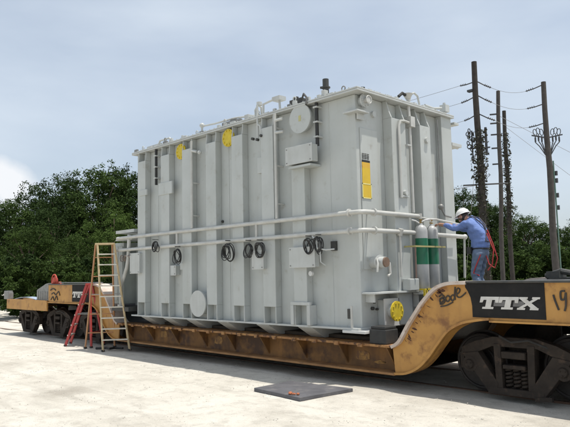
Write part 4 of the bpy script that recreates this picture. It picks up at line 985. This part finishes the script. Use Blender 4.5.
for s in (.4, .8, 1.3, 1.9, 2.6): z = 9.0-s; m.bar((-5.9, 16.55, z), (-5.55, 16.75, z), .05, .06)
each(m, 'step_bracket', INS, P2)
m = MB(); c4 = Vector((-3.48, 16.58, 7.15)); rt = Vector((.72, .69, 0))
for s in (-1, 1):
    for i in range(3):
        cc = c4+rt*s*(.22+.13*i)+Vector((0, 0, .24+.05*(i % 2))); pts = []
        for k in range(12): a = k*2*math.pi/12; pts.append(cc+rt*.075*math.cos(a)+Vector((0, 0, .13*math.sin(a)+.03*s*math.cos(a))))
        m.tube(pts, .016, 6, closed=True)
        m.tube([cc+Vector((0, 0, -.15)), cc+Vector((0, 0, -.42)), cc+Vector((0, 0, -.58))-rt*s*.05*(i+1), c4+rt*s*.10+Vector((0, 0, -.62-.05*i))], .02, 6)
        m.cyl(cc+Vector((0, 0, -.22)), cc+Vector((0, 0, -.40)), .035, seg=8)
    m.bar(c4, c4+rt*s*.62+Vector((0, 0, .12)), .04, .05)
m.build('fused_cutouts', INS, P4, smooth=True)
m = MB(); m.cyl((-3.33, 16.75, 0), (-3.36, 16.73, 6.2), .03, seg=8)
m.build('conduit_riser', mat('riser_green', (.10, .20, .16), (.14, .2, .17), 5, .6), P4)
m = MB()
for z in (4.2, 4.7, 5.3, 5.6): xx = -3.30; m.cyl((xx, 16.80, z), (xx, 16.80, z+.18), .06, seg=8)
each(m, 'riser_clamp', INS, P4)
def sag(a, b, s, n=14): a = Vector(a); b = Vector(b); return [a.lerp(b, i/n)+Vector((0, 0, -s*4*(i/n)*(1-i/n))) for i in range(n+1)]
wn = ['top', 'middle', 'lowest']
for i in range(3):
    m = MB(); m.tube(sag(right1[i][1], left4[i][1], .12), .008, 5); tag(m.build('power_line', WIRE), '%s of the three wires between the thick pole and the rightmost pole' % wn[i], 'power line', 'power lines between the poles')
    a = Vector(left1[i][1]); b = Vector((-27, 13+.0, a.z+.9-.3*i))
    m = MB(); m.tube(sag(a, b, .5, 20), .008, 5); tag(m.build('power_line', WIRE), '%s wire running left from the thick pole behind the tank' % ('topmost', 'middle', 'lowest')[i], 'power line', 'power lines leaving left behind the tank')
Pb = pole((-27, 13, -.1), (-27, 13, 10.3), .16, .12, 'utility pole hidden behind the tank that carries the left wires', POLE)
for a, b, lab in (((-5.68, 16.7, 8.6), (4.0, 26, 1.0), 'thin guy wire slanting down right from the taller middle pole'), ((-7.2, 20.4, 9.0), (1.0, 24, .5), 'thin guy wire slanting down right from the shorter middle pole'),
                  ((-4.95, 13.7, 7.6), (-9.9, 20.5, .1), 'thin guy wire from the thick pole down to the trees behind the worker')):
    m = MB(); m.tube(sag(a, b, .05), .009, 5); tag(m.build('guy_wire', WIRE), lab, 'guy wire')
m = MB(); m.tube(sag((-4.95, 13.65, 5.15), (-25, 13.4, 5.6), .35, 20), .011, 5); tag(m.build('power_line', WIRE), 'low thin wire passing from the thick pole behind the tank edge', 'power line')

# ---------------------------------------------------------------- trees
def crown_mesh(name, seed, nb, leaves, W_=.42, lf=.009, base=.10, mt=LEAFD, flat=1.0):
    """unit tree (height 1): boughs, each a cluster of leafy tufts, each tuft many small leaves"""
    rnd = random.Random(seed); verts = []; faces = []; boughs = []
    for i in range(nb):
        for _ in range(80):
            a = rnd.uniform(0, 2*math.pi); t = rnd.random()**.8; z = base+.06+(.90-base)*t
            prof = W_*(math.sin(math.pi*min(1, .16+.80*t))**.65)*(1+.25*math.sin(a*2+seed)+.15*math.sin(a*5+seed*2+t*5))
            c = Vector((prof*math.cos(a), prof*math.sin(a), z))*1.0
            k = rnd.uniform(.25, .82)**.5; c.x *= k; c.y *= k
            if all((c-q).length > .105 for q, _r in boughs): break
        boughs.append((c, rnd.uniform(.085, .155)))
    for c, br in boughs:
        nt_ = max(6, int(15*(br/.11)**2))
        for j in range(nt_):
            d = Vector((rnd.gauss(0, 1), rnd.gauss(0, 1), rnd.gauss(0, .75))).normalized()
            q = c+d*br*rnd.uniform(.45, 1.0); tr_ = rnd.uniform(.022, .045)
            for l_ in range(leaves):
                e = Vector((rnd.gauss(0, 1), rnd.gauss(0, 1), rnd.gauss(0, .7))); e = e*(tr_*.55)
                p = q+e; s = lf*rnd.uniform(.6, 1.35)
                nrm = (d*.6+Vector((rnd.uniform(-1, 1), rnd.uniform(-1, 1), rnd.uniform(-.2, 1.2)))).normalized()
                u = nrm.cross(Vector((rnd.uniform(-1, 1), rnd.uniform(-1, 1), rnd.uniform(-1, 1)))).normalized(); v = nrm.cross(u)
                n0 = len(verts); verts += [p+u*s, p+v*s*.55, p-u*s*.9, p-v*s*.55]; faces.append((n0, n0+1, n0+2, n0+3))
    me = bpy.data.meshes.new(name); me.from_pydata(verts, [], faces); me.materials.append(mt)
    return me, [c for c, _ in boughs[:16]]
def trunk_mesh(name, seed, limbs):
    rnd = random.Random(seed); m = MB()
    m.tube([(0, 0, -.01), (.01, .005, .2), (-.01, .01, .45), (.0, 0, .8)], [.026, .020, .015, .005], 10)
    for c in limbs:
        z0 = min(.6, max(.15, c.z*.55)); m.tube([(0, 0, z0), (c.x*.5, c.y*.5, z0+(c.z-z0)*.6), tuple(c)], [.010, .007, .003], 6)
    me = bpy.data.meshes.new(name); m.bm.to_mesh(me); m.bm.free(); me.materials.append(BARK)
    for p in me.polygons: p.use_smooth = True
    return me
KINDS = {}
for nm, seed, mt, nb in (('dark_a', 11, LEAFD, 44), ('dark_b', 12, LEAFD, 38), ('mid_a', 13, LEAFM, 40), ('mid_b', 16, LEAFM, 44), ('light', 14, LEAFL, 36)):
    cm, lb = crown_mesh('crown', seed, nb, 34, mt=mt, W_=.40, base=.08); KINDS[nm] = (cm, trunk_mesh('trunk', seed, lb))
bush_me, _ = crown_mesh('bush', 21, 26, 26, mt=LEAFM, W_=.75, base=.0, lf=.020)
bush_md, _ = crown_mesh('bush', 22, 26, 26, mt=LEAFD, W_=.75, base=.0, lf=.020)
def ground_at(u, D):     # world x,y at horizontal distance D along the picture column u (570-wide picture)
    d = f_+r2*((u-285)/617.08)-u2*((285-213.5)/617.08); h = math.hypot(d.x, d.y)
    return 6.8035+d.x*D/h, -8.3816+d.y*D/h
def top_at(u, v, D):
    d = f_+r2*((u-285)/617.08)-u2*((v-213.5)/617.08); h = math.hypot(d.x, d.y); return 1.85+d.z*D/h
rt_ = random.Random(4)
def tree(u, v, D, kind, wid, lab, cat='tree', group='trees beyond the yard'):
    x, y = ground_at(u, D); h = top_at(u, v, D)*1.0
    h *= .94; t = thing('tree', lab, cat, (x, y, 0), group)
    cm, tm = KINDS[kind]; a = rt_.uniform(0, 6.28)
    for nme, me in (('crown', cm), ('trunk', tm)):
        o = bpy.data.objects.new(nme, me); COL.objects.link(o); o.parent = t; o.scale = (h*wid, h*wid, h/.98); o.rotation_euler.z = a
def bush(u, v, D, wid, lab, me):
    x, y = ground_at(u, D); h = top_at(u, v, D)
    o = bpy.data.objects.new('bush', me); COL.objects.link(o); o.location = (x, y, 0); o.scale = (h*wid, h*wid, h); o.rotation_euler.z = rt_.uniform(0, 6.28)
    tag(o, lab, 'bush', 'bushes along the far edge of the yard')
# left mass (back row, then brighter front row)
tree(-14, 200, 50, 'dark_a', 1.0, 'dark tree cut off by the left edge of the picture')
tree(12, 197, 50, 'mid_a', .95, 'low-topped tree second from the left edge, beneath the white cloud')
tree(42, 180, 52, 'dark_b', .95, 'dark round-headed tree, first rise of the left skyline')
tree(66, 177, 50, 'dark_a', .9, 'dark tree in the dip between the two left skyline rises')
tree(97, 163, 50, 'mid_b', .95, 'tallest tree of the left wood, above the tan ladder')
tree(126, 165, 51, 'dark_b', .85, 'dark tall tree just left of the tank\'s far edge')
tree(152, 172, 52, 'dark_a', .9, 'tall tree half hidden behind the tank\'s far edge')
tree(28, 222, 43, 'mid_b', 1.1, 'mid-green lower tree in front at the far left of the wood')
tree(78, 232, 41, 'mid_a', 1.15, 'mid-green lower tree in front, above the yellow rail car end')
tree(114, 208, 42, 'light', .95, 'bright green lower tree in front, behind the tan ladder\'s top')
tree(54, 210, 46, 'dark_a', 1.0, 'dark tree in the middle depth of the left wood')
tree(140, 232, 40, 'dark_b', 1.1, 'dark lower tree at the tank\'s far corner')
bl = ['far left', 'second from left', 'third from left', 'fourth from left', 'fifth from left', 'sixth from left', 'behind the ladders', 'beside the tank']
bush(-16, 258, 34, 1.0, 'undergrowth bush cut off by the left edge', bush_md)
for i, (u, v) in enumerate(((2, 262), (20, 255), (38, 262), (58, 256), (76, 264), (92, 258), (110, 255), (134, 258))):
    bush(u, v, 33+2*(i % 3), 1.0, 'dark undergrowth bush below the left wood, '+bl[i], bush_md if i % 3 else bush_me)
# right mass
tree(452, 196, 48, 'dark_a', .95, 'dark tree at the tank\'s right edge behind the worker\'s hat')
tree(468, 187, 50, 'dark_b', .85, 'tallest tree of the right wood, behind the thick pole')
tree(486, 199, 48, 'mid_b', .9, 'mid-green tree between the thick pole and the middle pair')
tree(504, 206, 47, 'dark_a', .95, 'dark tree behind the middle pair of poles')
tree(528, 212, 44, 'mid_a', 1.05, 'bright rounded tree between the middle poles and the rightmost pole')
tree(546, 222, 46, 'dark_b', 1.05, 'dark tree behind the rightmost pole')
tree(566, 224, 46, 'mid_b', 1.0, 'tree at the right edge of the picture')
tree(590, 216, 48, 'dark_a', 1.0, 'tree beyond the right edge of the picture')
tree(430, 205, 50, 'mid_a', .9, 'tree hidden behind the tank\'s right end')
br = ['behind the cylinders', 'behind the worker\'s legs', 'behind the thick pole', 'between thick and middle poles', 'behind the middle poles', 'right of the middle poles', 'left of the rightmost pole', 'right of the rightmost pole']
for i, (u, v) in enumerate(((440, 245), (456, 240), (474, 250), (492, 244), (508, 240), (524, 246), (542, 242), (562, 246))):
    bush(u, v, 36+2*(i % 3), 1.05, 'undergrowth bush of the right wood '+br[i], bush_md if i % 2 else bush_me)

# the wood continues behind the tank
tnames = ['behind the tank\'s far third', 'behind the tank, left of its middle', 'behind the middle of the tank', 'behind the tank, right of its middle', 'behind the tank\'s near third']
for i, (u, k) in enumerate(((195, 'mid_b'), (245, 'dark_a'), (295, 'mid_a'), (345, 'dark_b'), (392, 'mid_b'))):
    tree(u, 200, 50, k, .95, 'tree hidden '+tnames[i])
    bush(u+22, 250, 40, 1.0, 'undergrowth bush hidden '+tnames[i], bush_me if i % 2 else bush_md)
